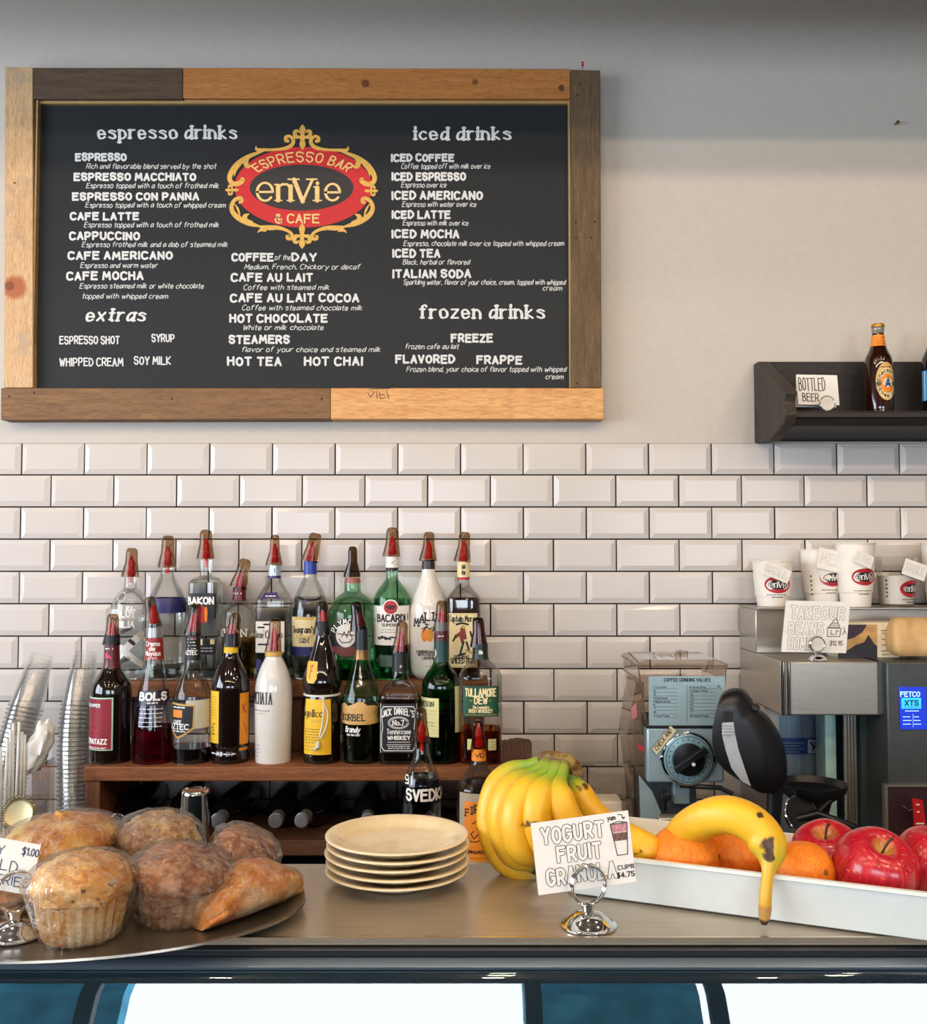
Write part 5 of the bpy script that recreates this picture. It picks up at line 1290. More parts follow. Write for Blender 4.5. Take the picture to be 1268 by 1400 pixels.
orange('large orange at the left of the tray, under the hanging banana', 937, 1180, 1.040, .0365, (.95, -.3, .12))
orange('orange tucked behind the hanging banana in the tray', 1004, 1175, 1.062, .0365, (0, .6, .8))
orange('orange to the right of the hanging banana, next to the apples', 1098, 1190, 1.002, .0325, (.45, -.85, .3))
# apples
def apple_mat():
    k = NT('apple_skin'); b = k.n('ShaderNodeBsdfPrincipled', i_Roughness=.26); b.inputs['Coat Weight'].default_value = .2
    tc = k.n('ShaderNodeTexCoord'); sp = k.n('ShaderNodeSeparateXYZ'); k.l(tc.outputs['Object'], sp.inputs[0])
    an = k.n('ShaderNodeMath', operation='ARCTAN2'); k.l(sp.outputs[1], an.inputs[0]); k.l(sp.outputs[0], an.inputs[1])
    cb = k.n('ShaderNodeCombineXYZ'); k.l(an.outputs[0], cb.inputs[0]); 
    sc = k.n('ShaderNodeMath', operation='MULTIPLY'); sc.inputs[1].default_value = 6; k.l(sp.outputs[2], sc.inputs[0]); k.l(sc.outputs[0], cb.inputs[2])
    f = k.noise(cb.outputs[0], 9, 5, .6)
    col = k.ramp(f, [(.3, lin('#8e1020')), (.55, lin('#b8182a')), (.75, lin('#cf4038'))])
    f2 = k.noise(k.coords(), 220, 2, .5); col = k.mix(k.ramp(f2, [(.66, (0, 0, 0, 1)), (.72, (.6, .6, .6, 1))]), col, lin('#d9906a'))
    ln = k.n('ShaderNodeMath', operation='MULTIPLY_ADD'); k.l(f, ln.inputs[0]); ln.inputs[1].default_value = .03; k.l(sp.outputs[2], ln.inputs[2])
    mr = k.n('ShaderNodeMapRange'); mr.inputs[1].default_value = .079; mr.inputs[2].default_value = .092; k.l(ln.outputs[0], mr.inputs[0])
    cv = k.n('ShaderNodeVectorMath', operation='LENGTH'); mp = k.n('ShaderNodeMapping'); mp.inputs['Location'].default_value = (0, 0, -.066); k.l(tc.outputs['Object'], mp.inputs[0]); k.l(mp.outputs[0], cv.inputs[0])
    m2 = k.n('ShaderNodeMapRange'); m2.inputs[1].default_value = .014; m2.inputs[2].default_value = .003; k.l(cv.outputs['Value'], m2.inputs[0])
    col = k.mix(m2.outputs[0], col, lin('#c9a24a'))
    k.l(col, b.inputs['Base Color']); k.l(b.outputs[0], k.out.inputs['Surface']); return k.m
M_apple = apple_mat()
def apple(label, px, Y, r, tilt, py=1180):
    x = P(px, py, Y).x
    root = thing('apple', label, 'apple', (x, Y, TF), 'red apples in the white tray')
    pf = [(.0005, .008), (.008, .004), (.016, 0), (.026, .008), (.034, .022), (.0375, .038), (.0365, .052), (.030, .064), (.020, .070), (.011, .068), (.005, .062), (.0006, .0595)]
    q = cat_rom([Vector((a, b_, 0)) for a, b_ in pf], 4); s = r / .0375
    T = Matrix.Translation((0, 0, .036 * s)) @ Matrix.Rotation(R(tilt[0]), 4, 'X') @ Matrix.Rotation(R(tilt[1]), 4, 'Y') @ Matrix.Translation((0, 0, -.036 * s))
    # built upright about its own axis; the object carries the tilt so that the skin markings follow
    o = MB().lathe([(max(p.x, .0004) * s, p.y * s) for p in q], (0, 0, 0), 48, lobes=lambda a, z: 1 + .02 * math.cos(5 * a)).build('skin', M_apple)
    o.location = (0, 0, 0)
    o.parent = root; o.matrix_basis = T
    st = MB().tube([(0, 0, .058 * s), (.001, 0, .066 * s), (.003, .001, .073 * s), (.006, .001, .078 * s)], [.0012, .0011, .0012, .0016], 8).build('stem', mat('apple_stem', '#4a3420', .8))
    st.parent = root; st.matrix_basis = T
    return root
apple('red apple at the back of the tray beside the third orange', 1132, 1.045, .0355, (20, -12))
apple('big red apple at the front of the tray, stem dimple facing forward', 1196, .985, .0395, (28, 6))
apple('red apple cut off by the right edge of the frame', 1278, 1.0, .0385, (10, 10))
# loose bananas
pz = [(884, 1140, 1.052), (905, 1136, 1.05), (925, 1128, 1.045)]
o = banana(bp([(820, 1132, 1.052), (842, 1140, 1.05), (866, 1150, 1.046), (888, 1162, 1.04), (906, 1176, 1.036)]), .0165, None, stem=.1, origin=P(862, 1165, 1.046)); tag(o, 'banana lying in the left end of the tray, half behind the card', 'banana')
o = banana(bp([(1045, 1263, .950), (1046, 1246, .948), (1047, 1225, .948), (1050, 1196, .954), (1053, 1168, .964), (1042, 1140, .976), (1018, 1121, .985), (988, 1114, .998), (955, 1124, 1.02), (926, 1146, 1.048), (912, 1170, 1.066)]), .0185, None, m=M_banana_ripe, stem=.19, stemr=.29, neck=.14, origin=BAN0); tag(o, 'single ripe banana hooked over the oranges, stem hanging outside the tray', 'banana')

# ================================================================== CUP STACKS AT LEFT
def cup_mesh():
    """clear cup, rim down: z = 0 at the rim"""
    r0, r1, h = .0385, .0255, .128
    return MB().lathe([(r0 + .0002, .0026), (r0 - .0010, .014), (r1 + .0006, h - .004), (r1 - .002, h), (.0005, h)], (0, 0, 0), 28, cap0=False)
CUPD = 2.30
first = None
def stack(path, n, pitch, label, group):
    """cups nested along a leaning line; path: (foot, bend, top)"""
    global first, rm0
    q = cat_rom(path, 20); L = [0]
    for a, b_ in zip(q[:-1], q[1:]): L.append(L[-1] + (b_ - a).length)
    for i in range(n):
        d = i * pitch; j = max(k for k in range(len(q)) if L[k] <= d); j = min(j, len(q) - 2)
        t = (d - L[j]) / max(1e-9, L[j + 1] - L[j]); p = q[j].lerp(q[j + 1], t); ax = (q[j + 1] - q[j]).normalized()
        if first is None:
            o = first = cup_mesh().build('plastic_cup', M_cup)
            rm = MB().ring((0, 0, .0014), .0392, .0016, 28, 8).build('rim', M_cuprim); rm.parent = first; rm0 = rm
        else:
            o = first.copy(); COL.objects.link(o); c_ = rm0.copy(); COL.objects.link(c_); c_.parent = o
        o.location = p; o.rotation_mode = 'QUATERNION'; o.rotation_quaternion = Vector((0, 0, 1)).rotation_difference(ax)
        tag(o, label, 'cup', group)
f2 = P(103, 1190, 2.29); f2.z = CB
stack([f2, P(104, 1000, 2.315), P(122, 880, 2.35)] , 34, .0100, 'clear plastic cup nested in the upright stack next to the bottle rack', 'clear cups in the upright stack')
f1 = P(2, 1190, 2.27); f1.z = CB
stack([f1, P(18, 1030, 2.29), P(63, 885, 2.34)], 34, .0100, 'clear plastic cup nested in the leaning stack at far left', 'clear cups in the leaning stack')
# clear bin with straws and a crumpled wrapper, small portion cup, strainer
D = 1.93
xa, xb = XP(-40, D, 1080), XP(41, D, 1080); zt = ZP(1052, D)
root = thing('straw_holder', 'clear plastic bin of white straws at far left edge', 'container', ((xa + xb) / 2, D + .04, CB))
mb = MB().loft([[(x, y, z) for x, y in ((xa + .008, D), (xb - .004, D), (xb - .004, D + .09), (xa + .008, D + .09))] if z == CB else [(x, y, z) for x, y in ((xa, D - .004), (xb, D - .004), (xb, D + .094), (xa, D + .094))] for z in (CB, zt)], True, False)
mb.build('bin', M_plastic, root, recalc=False)
M_straw = mat('white_straw', '#e8e6e0', .4)
for i in range(9):
    px = -8 + i * 5.4; t = P(px + random.uniform(-2, 2), random.uniform(985, 1030), D + .03 + .006 * (i % 3)); bt = Vector((XP(-12 + i * 5, D + .03, 1180), D + .03 + .006 * (i % 3), CB + .004))
    o = MB().tube([bt, t], .0028, 8).build('straw', M_straw, origin=bt); tag(o, 'white paper-wrapped drinking straw in the clear bin at far left', 'straw', 'white straws in the clear bin')
D = 2.0; xa, xb = XP(43, D, 1080), XP(104, D, 1080)
mb = MB().loft([[(a, D, z), (b_, D, z), (b_, D + .11, z), (a, D + .11, z)] for a, b_, z in ((xa + .004, xb - .004, CB), (xa, xb, ZP(1050, D)))], True, False)
o = mb.build('acrylic_bin', M_plastic, origin=((xa + xb) / 2, D + .05, CB), recalc=False, smooth=False); tag(o, 'clear square acrylic bin behind the yellow muffin', 'container')
mb = MB().lathe([(max(.0005, .034 * math.sin(math.pi * i / 16)), -.05 * math.cos(math.pi * i / 16)) for i in range(17)], (0, 0, 0), 30)
cc = P(54, 1022, 1.99); mb.shift(lambda p: Vector((p.x * .7, p.y * .7, p.z)) * (1 + .35 * noise.noise(p * 55)) + Vector((p.z * .25, 0, 0)) + cc)
o = mb.build('paper_wrapper', mat('white_wrapper', '#e2ded6', .5, var=.08, scale=60, bump=.6), origin=P(54, 1060, 1.99)); tag(o, 'crumpled white wrapper stuffed between the straws and the cup stacks', 'wrapper')
D = 1.9; o = MB().lathe([(.016, CB), (.022, ZP(1094, D)), (.0232, ZP(1094, D)), (.0232, ZP(1092, D))], (XP(78, D, 1105), D, 0), 26, True, False).build('portion_cup', M_plastic, origin=(XP(78, D, 1105), D, CB), recalc=False); tag(o, 'small clear ribbed portion cup behind the yellow muffin', 'cup')
D = 1.80; c = P(26, 1112, D)
root = thing('cocktail_strainer', 'round spring-rimmed metal cocktail strainer at far left behind the muffins', 'strainer', (c.x, D, CB))
Mt = Matrix.Translation(c) @ Matrix.Rotation(R(72), 4, 'X')
M_brass = mat('warm_steel', '#c9b88c', .25, 1.0)
MB().lathe([(.0005, .001), (.020, .001), (.024, .002), (.026, .0035), (.026, .0015), (.024, 0), (.0005, -.0005)], (0, 0, 0), 36, M=Mt).build('plate', mat('pale_steel', '#b9ae88', .4, .8), root)
mb = MB()
for i in range(44):
    t = 2 * math.pi * i / 44; p = Vector((.029 * math.cos(t), .029 * math.sin(t), .001)); a = Vector((-math.sin(t), math.cos(t), 0)); n = len(mb.v)
    mb.ring(p, .0042, .0007, 10, 5, ax=tuple(a))
mb.shift(lambda p: Mt @ p); mb.build('spring', M_brass, root)
MB().tube([Mt @ Vector((0, -.026, .001)), Mt @ Vector((0, -.07, .002)), Vector((c.x, D - .02, CB + .1)), Vector((c.x, D, CB + .002))], [.005, .005, .006, .006], 8).build('handle', M_brass, root)
# ================================================================== COFFEE GRINDER
GD = 2.02
gx = lambda px: XP(px, GD, 1000); gz_ = lambda py: ZP(py, GD)
M_grey = mat('blue_grey_enamel', '#9fb4bb', .35, .3, var=.06, coat=.2)
M_smoke = thin('smoky_hopper_plastic', (.80, .74, .68), (.42, .37, .33), 1.45, .05)
root = thing('coffee_grinder', 'grey coffee grinder with clear hopper and round dial behind the fruit tray', 'coffee grinder', (gx(935), GD + .08, CB))
Y0 = GD
def gb(x0, x1, y0, y1, d0, d1): return MB().box(gx(x0), gx(x1), Y0 + d0, Y0 + d1, gz_(y1), gz_(y0))
gb(885, 990, 995, 1070, 0, .17).build('body', M_grey, root, bevel=.004)
gb(884.5, 990, 992, 996, -.001, .171).build('body_seam', M_blackm, root)
# hopper: clear box, sides flaring to a rim and a lid
L = []
for py, x0, x1, d0, d1 in ((992, 885, 987, .0, .17), (930, 874, 990, -.003, .18), (911, 873, 993, -.006, .185)):
    L.append([(gx(x0), Y0 + d0, gz_(py)), (gx(x1), Y0 + d0, gz_(py)), (gx(x1), Y0 + d1, gz_(py)), (gx(x0), Y0 + d1, gz_(py))])
MB().loft(L, False, False).build('hopper', M_smoke, root, recalc=False, smooth=False)
L = []
for py, x0, x1, d0, d1 in ((911, 871, 995, -.008, .188), (907, 871, 995, -.008, .188), (902.5, 882, 984, .012, .17)):
    L.append([(gx(x0), Y0 + d0, gz_(py)), (gx(x1), Y0 + d0, gz_(py)), (gx(x1), Y0 + d1, gz_(py)), (gx(x0), Y0 + d1, gz_(py))])
ld = MB().loft(L, False, True).build('hopper_lid', M_smoke, root, recalc=False, smooth=False)
MB().box(gx(932), gx(947), Y0 + .03, Y0 + .05, gz_(904), gz_(892)).box(gx(902), gx(931), Y0 + .04, Y0 + .07, gz_(903), gz_(896)).build('lid_handle', M_smoke, ld, bevel=.001)
# dark rim lines of the clear box
mb = MB()
for a, b_ in (((873, 911, -.007), (885, 992, -.001)), ((993, 911, -.007), (987, 992, -.001)), ((871, 910, -.009), (995, 910, -.009)), ((871, 910, -.009), (871, 910, .188)), ((873, 930, -.004), (873, 930, .18))):
    mb.tube([(gx(a[0]), Y0 + a[2], gz_(a[1])), (gx(b_[0]), Y0 + b_[2], gz_(b_[1]))], .0012, 6)
mb.build('hopper_edges', mat('dark_plastic_edge', '#5a4a42', .3), root)
# printed chart
lab = gb(887, 991, 924, 991, -.0072, -.0058).build('chart_label', mat('aqua_grey_label', '#93aab0', .3, .1, var=.04), root)
cs_ = lambda x, y, off: Vector((gx(x), Y0 - .0072 - off, gz_(-y)))
mb = MB(); ink(mb, lay("COFFEE GRINDING VALUES", 908, 971, -931, 4.2), .9, cs_)
for i in range(9):
    y = 941 + i * 4.9; ink(mb, [[Vector((894, -y, 0)), Vector((926, -y, 0))], [Vector((943, -y, 0)), Vector((979, -y, 0))]], .35, cs_, joins=False)
ink(mb, [[Vector((939, -936, 0)), Vector((939, -986, 0))]], .4, cs_, joins=False)
for i, t in enumerate(["1 Turkish", "2", "3", "4 Espresso", "5 Mocha Coffee", "6", "7", "8", "9 Cold Filter"]): ink(mb, lay(t, 893, 893 + (3 if len(t) < 3 else 9 + len(t) * 1.0), -(940 + i * 4.9), 2.6), .5, cs_, joins=False)
for i, t in enumerate(["10 Auto Drip", "11 Paper Filter", "12", "13", "14", "15", "16", "17", "18 French Press"]): ink(mb, lay(t, 942.5, 942.5 + (5 if len(t) < 3 else 9 + len(t) * 1.1), -(940 + i * 4.9), 2.6), .5, cs_, joins=False)
ink(mb, [[Vector((980, -941, 0)), Vector((982, -936, 0)), Vector((985, -941, 0))]], .8, cs_)
mb.build('lettering', M_ink, lab, smooth=False, recalc=False)
# dial
dc = Vector((gx(940), Y0 - .001, gz_(1037))); Md = Matrix.Translation(dc) @ Matrix.Rotation(R(90), 4, 'X'); k = GD / 1350
MB().lathe([(36 * k, 0), (36 * k, .004), (34 * k, .0055), (33 * k, .0055)], (0, 0, 0), 56, M=Md).build('dial_bezel', M_chrome, root)
dl = MB().lathe([(33 * k, .001), (33 * k, .0075), (31.5 * k, .0085), (.0005, .0085)], (0, 0, 0), 56, M=Md).build('dial', mat('pale_blue_dial', '#8fb3bd', .3, .3), root)
MB().lathe([(30 * k, .0087), (30.8 * k, .0087)], (0, 0, 0), 56, False, False, M=Md).build('dial_ring', M_blackm, dl, recalc=False)
mb = MB()
for i in range(22):
    t = 2 * math.pi * i / 22
    mb.box(-.0009, .0009, -.0016, .0016, .0086, .0089, Md @ Matrix.Rotation(t, 4, 'Z') @ Matrix.Translation((0, 26.5 * k, 0)))
mb.build('dial_marks', M_ink, dl, smooth=False)
MB().lathe([(22 * k, .0085), (21.5 * k, .015), (20 * k, .016), (.0005, .016)], (0, 0, 0), 44, M=Md).build('dial_knob', M_black, root, angle=25)
ob = MB().box(-5 * k, 5 * k, -24 * k, 27 * k, .0155, .027, Md @ Matrix.Rotation(R(-56), 4, 'Z')).build('knob_bar', M_black, root, bevel=.002)
MB().lathe([(2.6 * k, .027), (2.4 * k, .029), (.0004, .0292)], (0, 0, 0), 12, M=Md @ Matrix.Translation((4 * k, -4 * k, 0))).build('knob_dot', M_white, root)
for (px, py) in ((907.5, 1036), (974, 1038)):
    s_ = MB().lathe([(5.5 * k, -.001), (5.5 * k, .004), (4.5 * k, .005), (.0004, .005)], (0, 0, 0), 20, M=Matrix.Translation((gx(px), Y0 - .001, gz_(py))) @ Matrix.Rotation(R(90), 4, 'X')).build('screw', M_chrome, root)
# taped note on the front
tn = [P(x, y, Y0 - .009) for x, y in ((892, 1024), (917, 992), (925, 999), (898, 1032))]
note = MB().prism(tn, (0, -.0006, 0)).build('tape_note', mat('masking_tape', '#d9cf9e', .7, var=.05), root, smooth=False)
O, X_, Y_, N_, w_, h_ = basis(tn[0], tn[1], tn[3])
s3 = lambda x, y, off: O + X_ * (x * w_) + Y_ * (y * w_) + Vector((0, -.0008 - off, 0))
mb = MB(); ink(mb, lay("CHECK AND", .1, .92, .08, .15, jit=.3), .022, s3); mb.build('lettering', M_ink, note, smooth=False, recalc=False)
# throat, bag clamp, base, clear chute at the left
gb(925, 948, 1070, 1105, .03, .09).build('throat', M_grey, root, bevel=.003)
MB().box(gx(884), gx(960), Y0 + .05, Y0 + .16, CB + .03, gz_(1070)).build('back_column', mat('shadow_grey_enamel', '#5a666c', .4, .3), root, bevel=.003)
MB().box(gx(876), gx(1000), Y0 - .04, Y0 + .17, CB, CB + .03).build('base', M_grey, root, bevel=.004)
mb = MB().lathe([(6 * k, 0), (6 * k, .02), (3 * k, .021), (3 * k, .03)], (0, 0, 0), 16, M=Matrix.Translation((gx(907), Y0 - .01, gz_(1085))) @ Matrix.Rotation(R(90), 4, 'X'))
mb.tube([P(907, 1085, Y0 + .02), P(907, 1108, Y0 + .02)], .008, 8).tube([P(930, 1074, Y0 + .01), P(985, 1077, Y0 - .0), P(1003, 1086, Y0 - .01)], .005, 8); mb.build('bag_clamp', M_black, root)
mb = MB().loft([[(gx(a), Y0 + .02, gz_(y)), (gx(c), Y0 + .02, gz_(y)), (gx(c), Y0 + .13, gz_(y)), (gx(a), Y0 + .13, gz_(y))] for y, a, c in ((1135, 870, 900), (1075, 868, 884), (1010, 860, 883), (960, 868, 883), (935, 873, 884))], False, False)
mb.build('side_chute', M_smoke, root, recalc=False, smooth=False)
MB().prism([P(874, 1060, Y0 + .015), P(892, 1082, Y0 + .015), P(904, 1110, Y0 + .015), P(904, 1140, Y0 + .015), P(877, 1140, Y0 + .015)], (0, .004, 0)).build('side_plate', M_grey, root)
rl = MB().prism([P(871, 1016, Y0 + .012), P(881, 1022, Y0 + .012), P(882, 1029, Y0 + .012), P(872, 1022, Y0 + .012)], (0, -.001, 0)).build('red_sticker', M_red, root)
MB().prism([P(863, 968, Y0 + .012), P(870, 960, Y0 + .012), P(871, 980, Y0 + .012), P(864, 984, Y0 + .012)], (0, -.001, 0)).build('red_sticker', mat('faded_red', '#b56a66', .5), root)

# ================================================================== BLACK DISPENSER HEAD WITH CHROME LEVER
HD = 1.90
root = thing('dispenser_head', 'black teardrop dispenser head with a chrome lever, right of the grinder dial', 'dispenser', (XP(1058, HD + .03, 1100), HD + .03, CB))
out = [(988, 948), (1000, 941), (1016, 942), (1026, 952), (1034, 966), (1046, 975), (1060, 995), (1071, 1020), (1075, 1045), (1073, 1066), (1062, 1079), (1044, 1085), (1028, 1078), (1010, 1066), (992, 1054), (979, 1036), (975, 1010), (977, 985), (982, 962)]
outp = cat_rom([Vector((x, y, 0)) for x, y in out], 3, closed=True); cc = Vector((1026, 1018, 0))
def ol(kk, d, dx=0): return [P(cc.x + dx + (p.x - cc.x) * kk, cc.y + (p.y - cc.y) * kk, HD + d) for p in outp]
MB().loft([ol(.62, -.038, -16), ol(.78, -.036, -12), ol(.92, -.026, -5), ol(1, -.006), ol(1, .02, 2), ol(.9, .045, 4), ol(.7, .052, 4)]).build('head', M_black, root, angle=50)
MB().prism([P(x, y, HD - .0385) for x, y in ((990, 972), (1003, 973), (1002, 990), (989, 986))], (0, .004, 0)).build('slot', M_blackm, root)
mb = MB().prism([P(x, y, HD - .039) for x, y in ((988, 988), (1003, 987), (1005, 1002), (1010, 1025), (1019, 1052), (1027, 1075), (1014, 1068), (1000, 1050), (992, 1025), (987, 1003))], (0, -.003, 0))
for i in range(4): mb.box(XP(987.5, HD - .045, 990), XP(1003, HD - .045, 990), HD - .047, HD - .041, ZP(992 + i * 4.2, HD - .045), ZP(989.5 + i * 4.2, HD - .045))
mb.build('chrome_lever', mat('satin_lever', '#c4c6c8', .35, .4), root, bevel=.0008)
MB().lathe([(.008, 0), (.0075, .005), (.0005, .007)], (0, 0, 0), 16, M=Matrix.Translation(P(1033, 968, HD - .02)) @ Matrix.Rotation(R(60), 4, 'X')).build('knob', M_blackm, root)
MB().tube([P(1060, 1070, HD + .03), P(1058, 1130, HD + .03), Vector((XP(1058, HD + .03, 1100), HD + .03, CB + .012))], [.016, .013, .013], 14).lathe([(.05, CB), (.05, CB + .006), (.02, CB + .014)], (XP(1058, HD + .03, 1100), HD + .03, 0), 24).build('stand', M_black, root)

# ================================================================== COFFEE BREWER
B1, B0, BR = 2.286, 2.11, 2.42
bxL = .674; bxR = 1.75
zT = ZP(830.5, B1); zS = ZP(904.5, B0); zb = ZP(978, B0)
M_ss = mat('stainless_panel', '#b3aca1', .3, .75, var=.05, scale=10, stretch=(1, 1, 30))
M_ssd = mat('dark_stainless', '#4a4e4e', .4, .3, var=.08)
root = thing('coffee_brewer', 'stainless steel coffee brewer with a blue display at the right', 'coffee brewer', (1.1, 2.27, CB))
MB().box(bxL, bxR, B1, BR, zS, zT - .004).build('upper_housing', M_ss, root, bevel=.002)
MB().box(bxL - .002, bxR, B1 - .018, BR, zT - .004, zT).build('top_plate', M_ss, root, bevel=.001)
xs = XP(1208, B0, 940)
MB().box(bxL, xs, B0, BR, zb, zS).build('spray_housing', M_ss, root, bevel=.003)
MB().lathe([(.006, zb), (.006, zS)], (bxL + .006, B0 + .003, 0), 16).lathe([(.005, zb), (.005, zS)], (bxL + .017, B0 + .0005, 0), 16).build('corner_post', M_chrome, root)
MB().box(xs - .012, xs, B0 - .003, BR - .02, zb + .004, zS).build('housing_edge', M_ssd, root)
MB().box(xs, bxR, B0 - .02, BR, CB, zS + .0005).build('control_tower', M_ssd, root, bevel=.003)
MB().box(bxL + .03, xs, 2.36, BR, CB, zb).build('splash_back', mat('blue_steel_back', '#8fa3b4', .35, .2, var=.15, scale=18, stretch=(20, 1, 1)), root)
MB().box(bxL - .001, bxL + .03, 2.22, BR, CB, zb).build('side_panel', M_ss, root)
# vertical channel and dark recess between splash back and tower
xc = XP(1157, 2.2, 1050)
mb = MB()
for i in range(4): mb.lathe([(.0045, CB), (.0045, zb)], (xc + i * .0085, 2.2 + .004 * i, 0), 12)
mb.build('pipe_channel', M_ss, root)
MB().box(xc - .03, xc - .006, 2.24, 2.30, CB, zb).build('light_strip', mat('pale_green_panel', '#b9dcd2', .3, .1), root)
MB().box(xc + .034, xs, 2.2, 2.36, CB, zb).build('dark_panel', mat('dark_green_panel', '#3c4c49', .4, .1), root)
st = MB().prism([P(x, y, 2.358) for x, y in ((1066, 1009), (1137, 1009), (1137, 1031), (1066, 1031))], (0, .0015, 0)).build('blue_sticker', mat('sticker_blue', '#2a4f8e', .4, var=.04), root, smooth=False)
sf = lambda x, y, o: P(x, -y, 2.358 - o)
mb = MB(); blob(mb, [(1105, -1011), (1130, -1011), (1130, -1030), (1105, -1030)], sf); mb.build('sticker_picture', mat('sticker_white', '#c6d0da', .5), st, smooth=False, recalc=False)
mb = MB(); ink(mb, [[Vector((1070, -(1016 + i * 4), 0)), Vector((1100 - (i % 2) * 6, -(1016 + i * 4), 0))] for i in range(4)], .8, sf, joins=False); mb.build('sticker_print', mat('sticker_pale', '#9db2cc', .5), st, smooth=False, recalc=False)
mb = MB(); ink(mb, [[Vector((x, -y, 0)) for x, y in pl] for pl in ([(1109, 1015), (1113, 1021), (1112, 1026)], [(1113, 1021), (1121, 1022), (1127, 1027)], [(1116, 1017), (1122, 1014)])], 2.2, sf, .0005); mb.build('sticker_figure', M_navy, st, smooth=False, recalc=False)
# display
sD = B0 - .0205
dp = MB().prism([P(x, y, sD) for x, y in ((1229, 939), (1266, 939), (1267, 997), (1231, 997))], (0, -.004, 0)).build('display', mat('display_blue', '#1a30b0', .25, emit=('#2440d8', .75)), root, bevel=.001)
dp['label'] = 'lit blue display'
sf = lambda x, y, o: P(x, -y, sD - .004 - o)
mb = MB(); blob(mb, [(1233, -954), (1260, -954), (1260, -969), (1233, -969)], sf); mb.build('display_window', mat('display_cyan', '#30b8f0', .3, emit=('#35c4ff', .9)), dp, smooth=False, recalc=False)
mb = MB(); ink(mb, lay("FETCO", 1232, 1258, -952, 6), 1.5, sf); ink(mb, [[Vector((1235 + a, -y, 0)), Vector((1235 + b_, -y, 0))] for a, b_, y in ((3, 22, 972), (0, 10, 980), (15, 22, 980), (0, 12, 985), (15, 24, 985), (0, 11, 990), (15, 25, 990))], 1.1, sf, joins=False); ink(mb, [[Vector((1249, -976, 0)), Vector((1249, -994, 0))]], .5, sf, joins=False); mb.build('lettering', mat('display_white', '#a8d8ff', .3, emit=('#a8d8ff', .8)), dp, smooth=False, recalc=False)
mb = MB(); ink(mb, lay("XTS", 1238, 1256, -964.5, 6.6), 1.7, sf, .0005); ink(mb, [[Vector((1236, -967, 0)), Vector((1258, -967, 0))]], .6, sf, .0005, joins=False); mb.build('lettering', M_navy, dp, smooth=False, recalc=False)
# recess at lower right with a red tag
rx0, rx1 = XP(1208, 2.085, 1100), XP(1275, 2.085, 1100)
MB().box(rx0, rx0 + .006, 2.075, 2.0895, ZP(1150, 2.08), ZP(1072, 2.08)).box(rx0 + .006, rx1, 2.075, 2.0895, ZP(1075, 2.08), ZP(1072, 2.08)).build('recess_trim', M_ss, root)
MB().box(rx0 + .006, rx1, 2.080, 2.0895, CB + .001, ZP(1075, 2.08)).build('recess_panel', mat('maroon_panel', '#3a2228', .4), root)
tg = [P(x, y, 2.05) for x, y in ((1248, 1091), (1262, 1094), (1268, 1135), (1251, 1134))]
o = MB().prism(tg, (0, .003, 0)).build('red_tag', mat('red_card', '#c81420', .5), origin=P(1258, 1134, 2.05)); tag(o, 'small red printed tag hanging at the lower right of the brewer', 'tag')
sf = lambda x, y, off: P(x, -y, 2.0496 - off)
mb = MB(); ink(mb, [[Vector((a, -y, 0)), Vector((b_, -y, 0))] for a, b_, y in ((1253, 1258, 1100), (1254, 1258, 1110), (1253, 1264, 1126), (1253, 1263, 1130))], 2, sf, joins=False); mb.build('lettering', M_white2, o, smooth=False, recalc=False)
MB().tube([P(1234, 1102, 2.06), P(1240, 1108, 2.055), P(1250, 1102, 2.052)], .004, 8).build('tag_clip', M_plastic, o)
# brew basket with handle
root = thing('brew_basket', 'black funnel-shaped brew basket with a long handle between dispenser head and brewer tower', 'filter basket', (XP(1110, 2.02, 1100), 2.02, CB))
c = P(1110, 1072, 2.02); k = 2.02 / 1350
MB().lathe([(.001, c.z - 50 * k), (18 * k, c.z - 50 * k), (20 * k, c.z - 44 * k), (26 * k, c.z - 22 * k), (44 * k, c.z - 8 * k), (47 * k, c.z + 2 * k), (45 * k, c.z + 2 * k), (40 * k, c.z - 6 * k), (.001, c.z - 12 * k)], (c.x, 2.02, 0), 40).build('basket', M_black, root)
Mt = Matrix.Translation(P(1095, 1114, 1.965)) @ Matrix.Rotation(R(32), 4, 'Y') @ Matrix.Rotation(R(58), 4, 'X')
MB().lathe([(.001, -.012), (20 * k, -.012), (24 * k, .0), (24 * k, .006), (.001, .004)], (0, 0, 0), 36, M=Mt).build('filter_head', M_black, root)
mb = MB().ring((0, 0, .004), 24 * k, .0022, 36, 8); mb.shift(lambda p: Mt @ p); mb.build('chrome_rim', M_chrome, root)
MB().tube([P(1088, 1120, 1.96), P(1118, 1112, 1.955), P(1160, 1128, 1.95), P(1185, 1140, 1.95)], [.008, .007, .008, .009], 10).tube([P(1110, 1118, 1.955), P(1137, 1092, 1.97)], .005, 8).build('handle', M_black, root)
MB().tube([Vector((c.x, 2.02, CB)), Vector((c.x, 2.02, c.z - 49 * k))], .02, 16).build('stand', M_black, root)
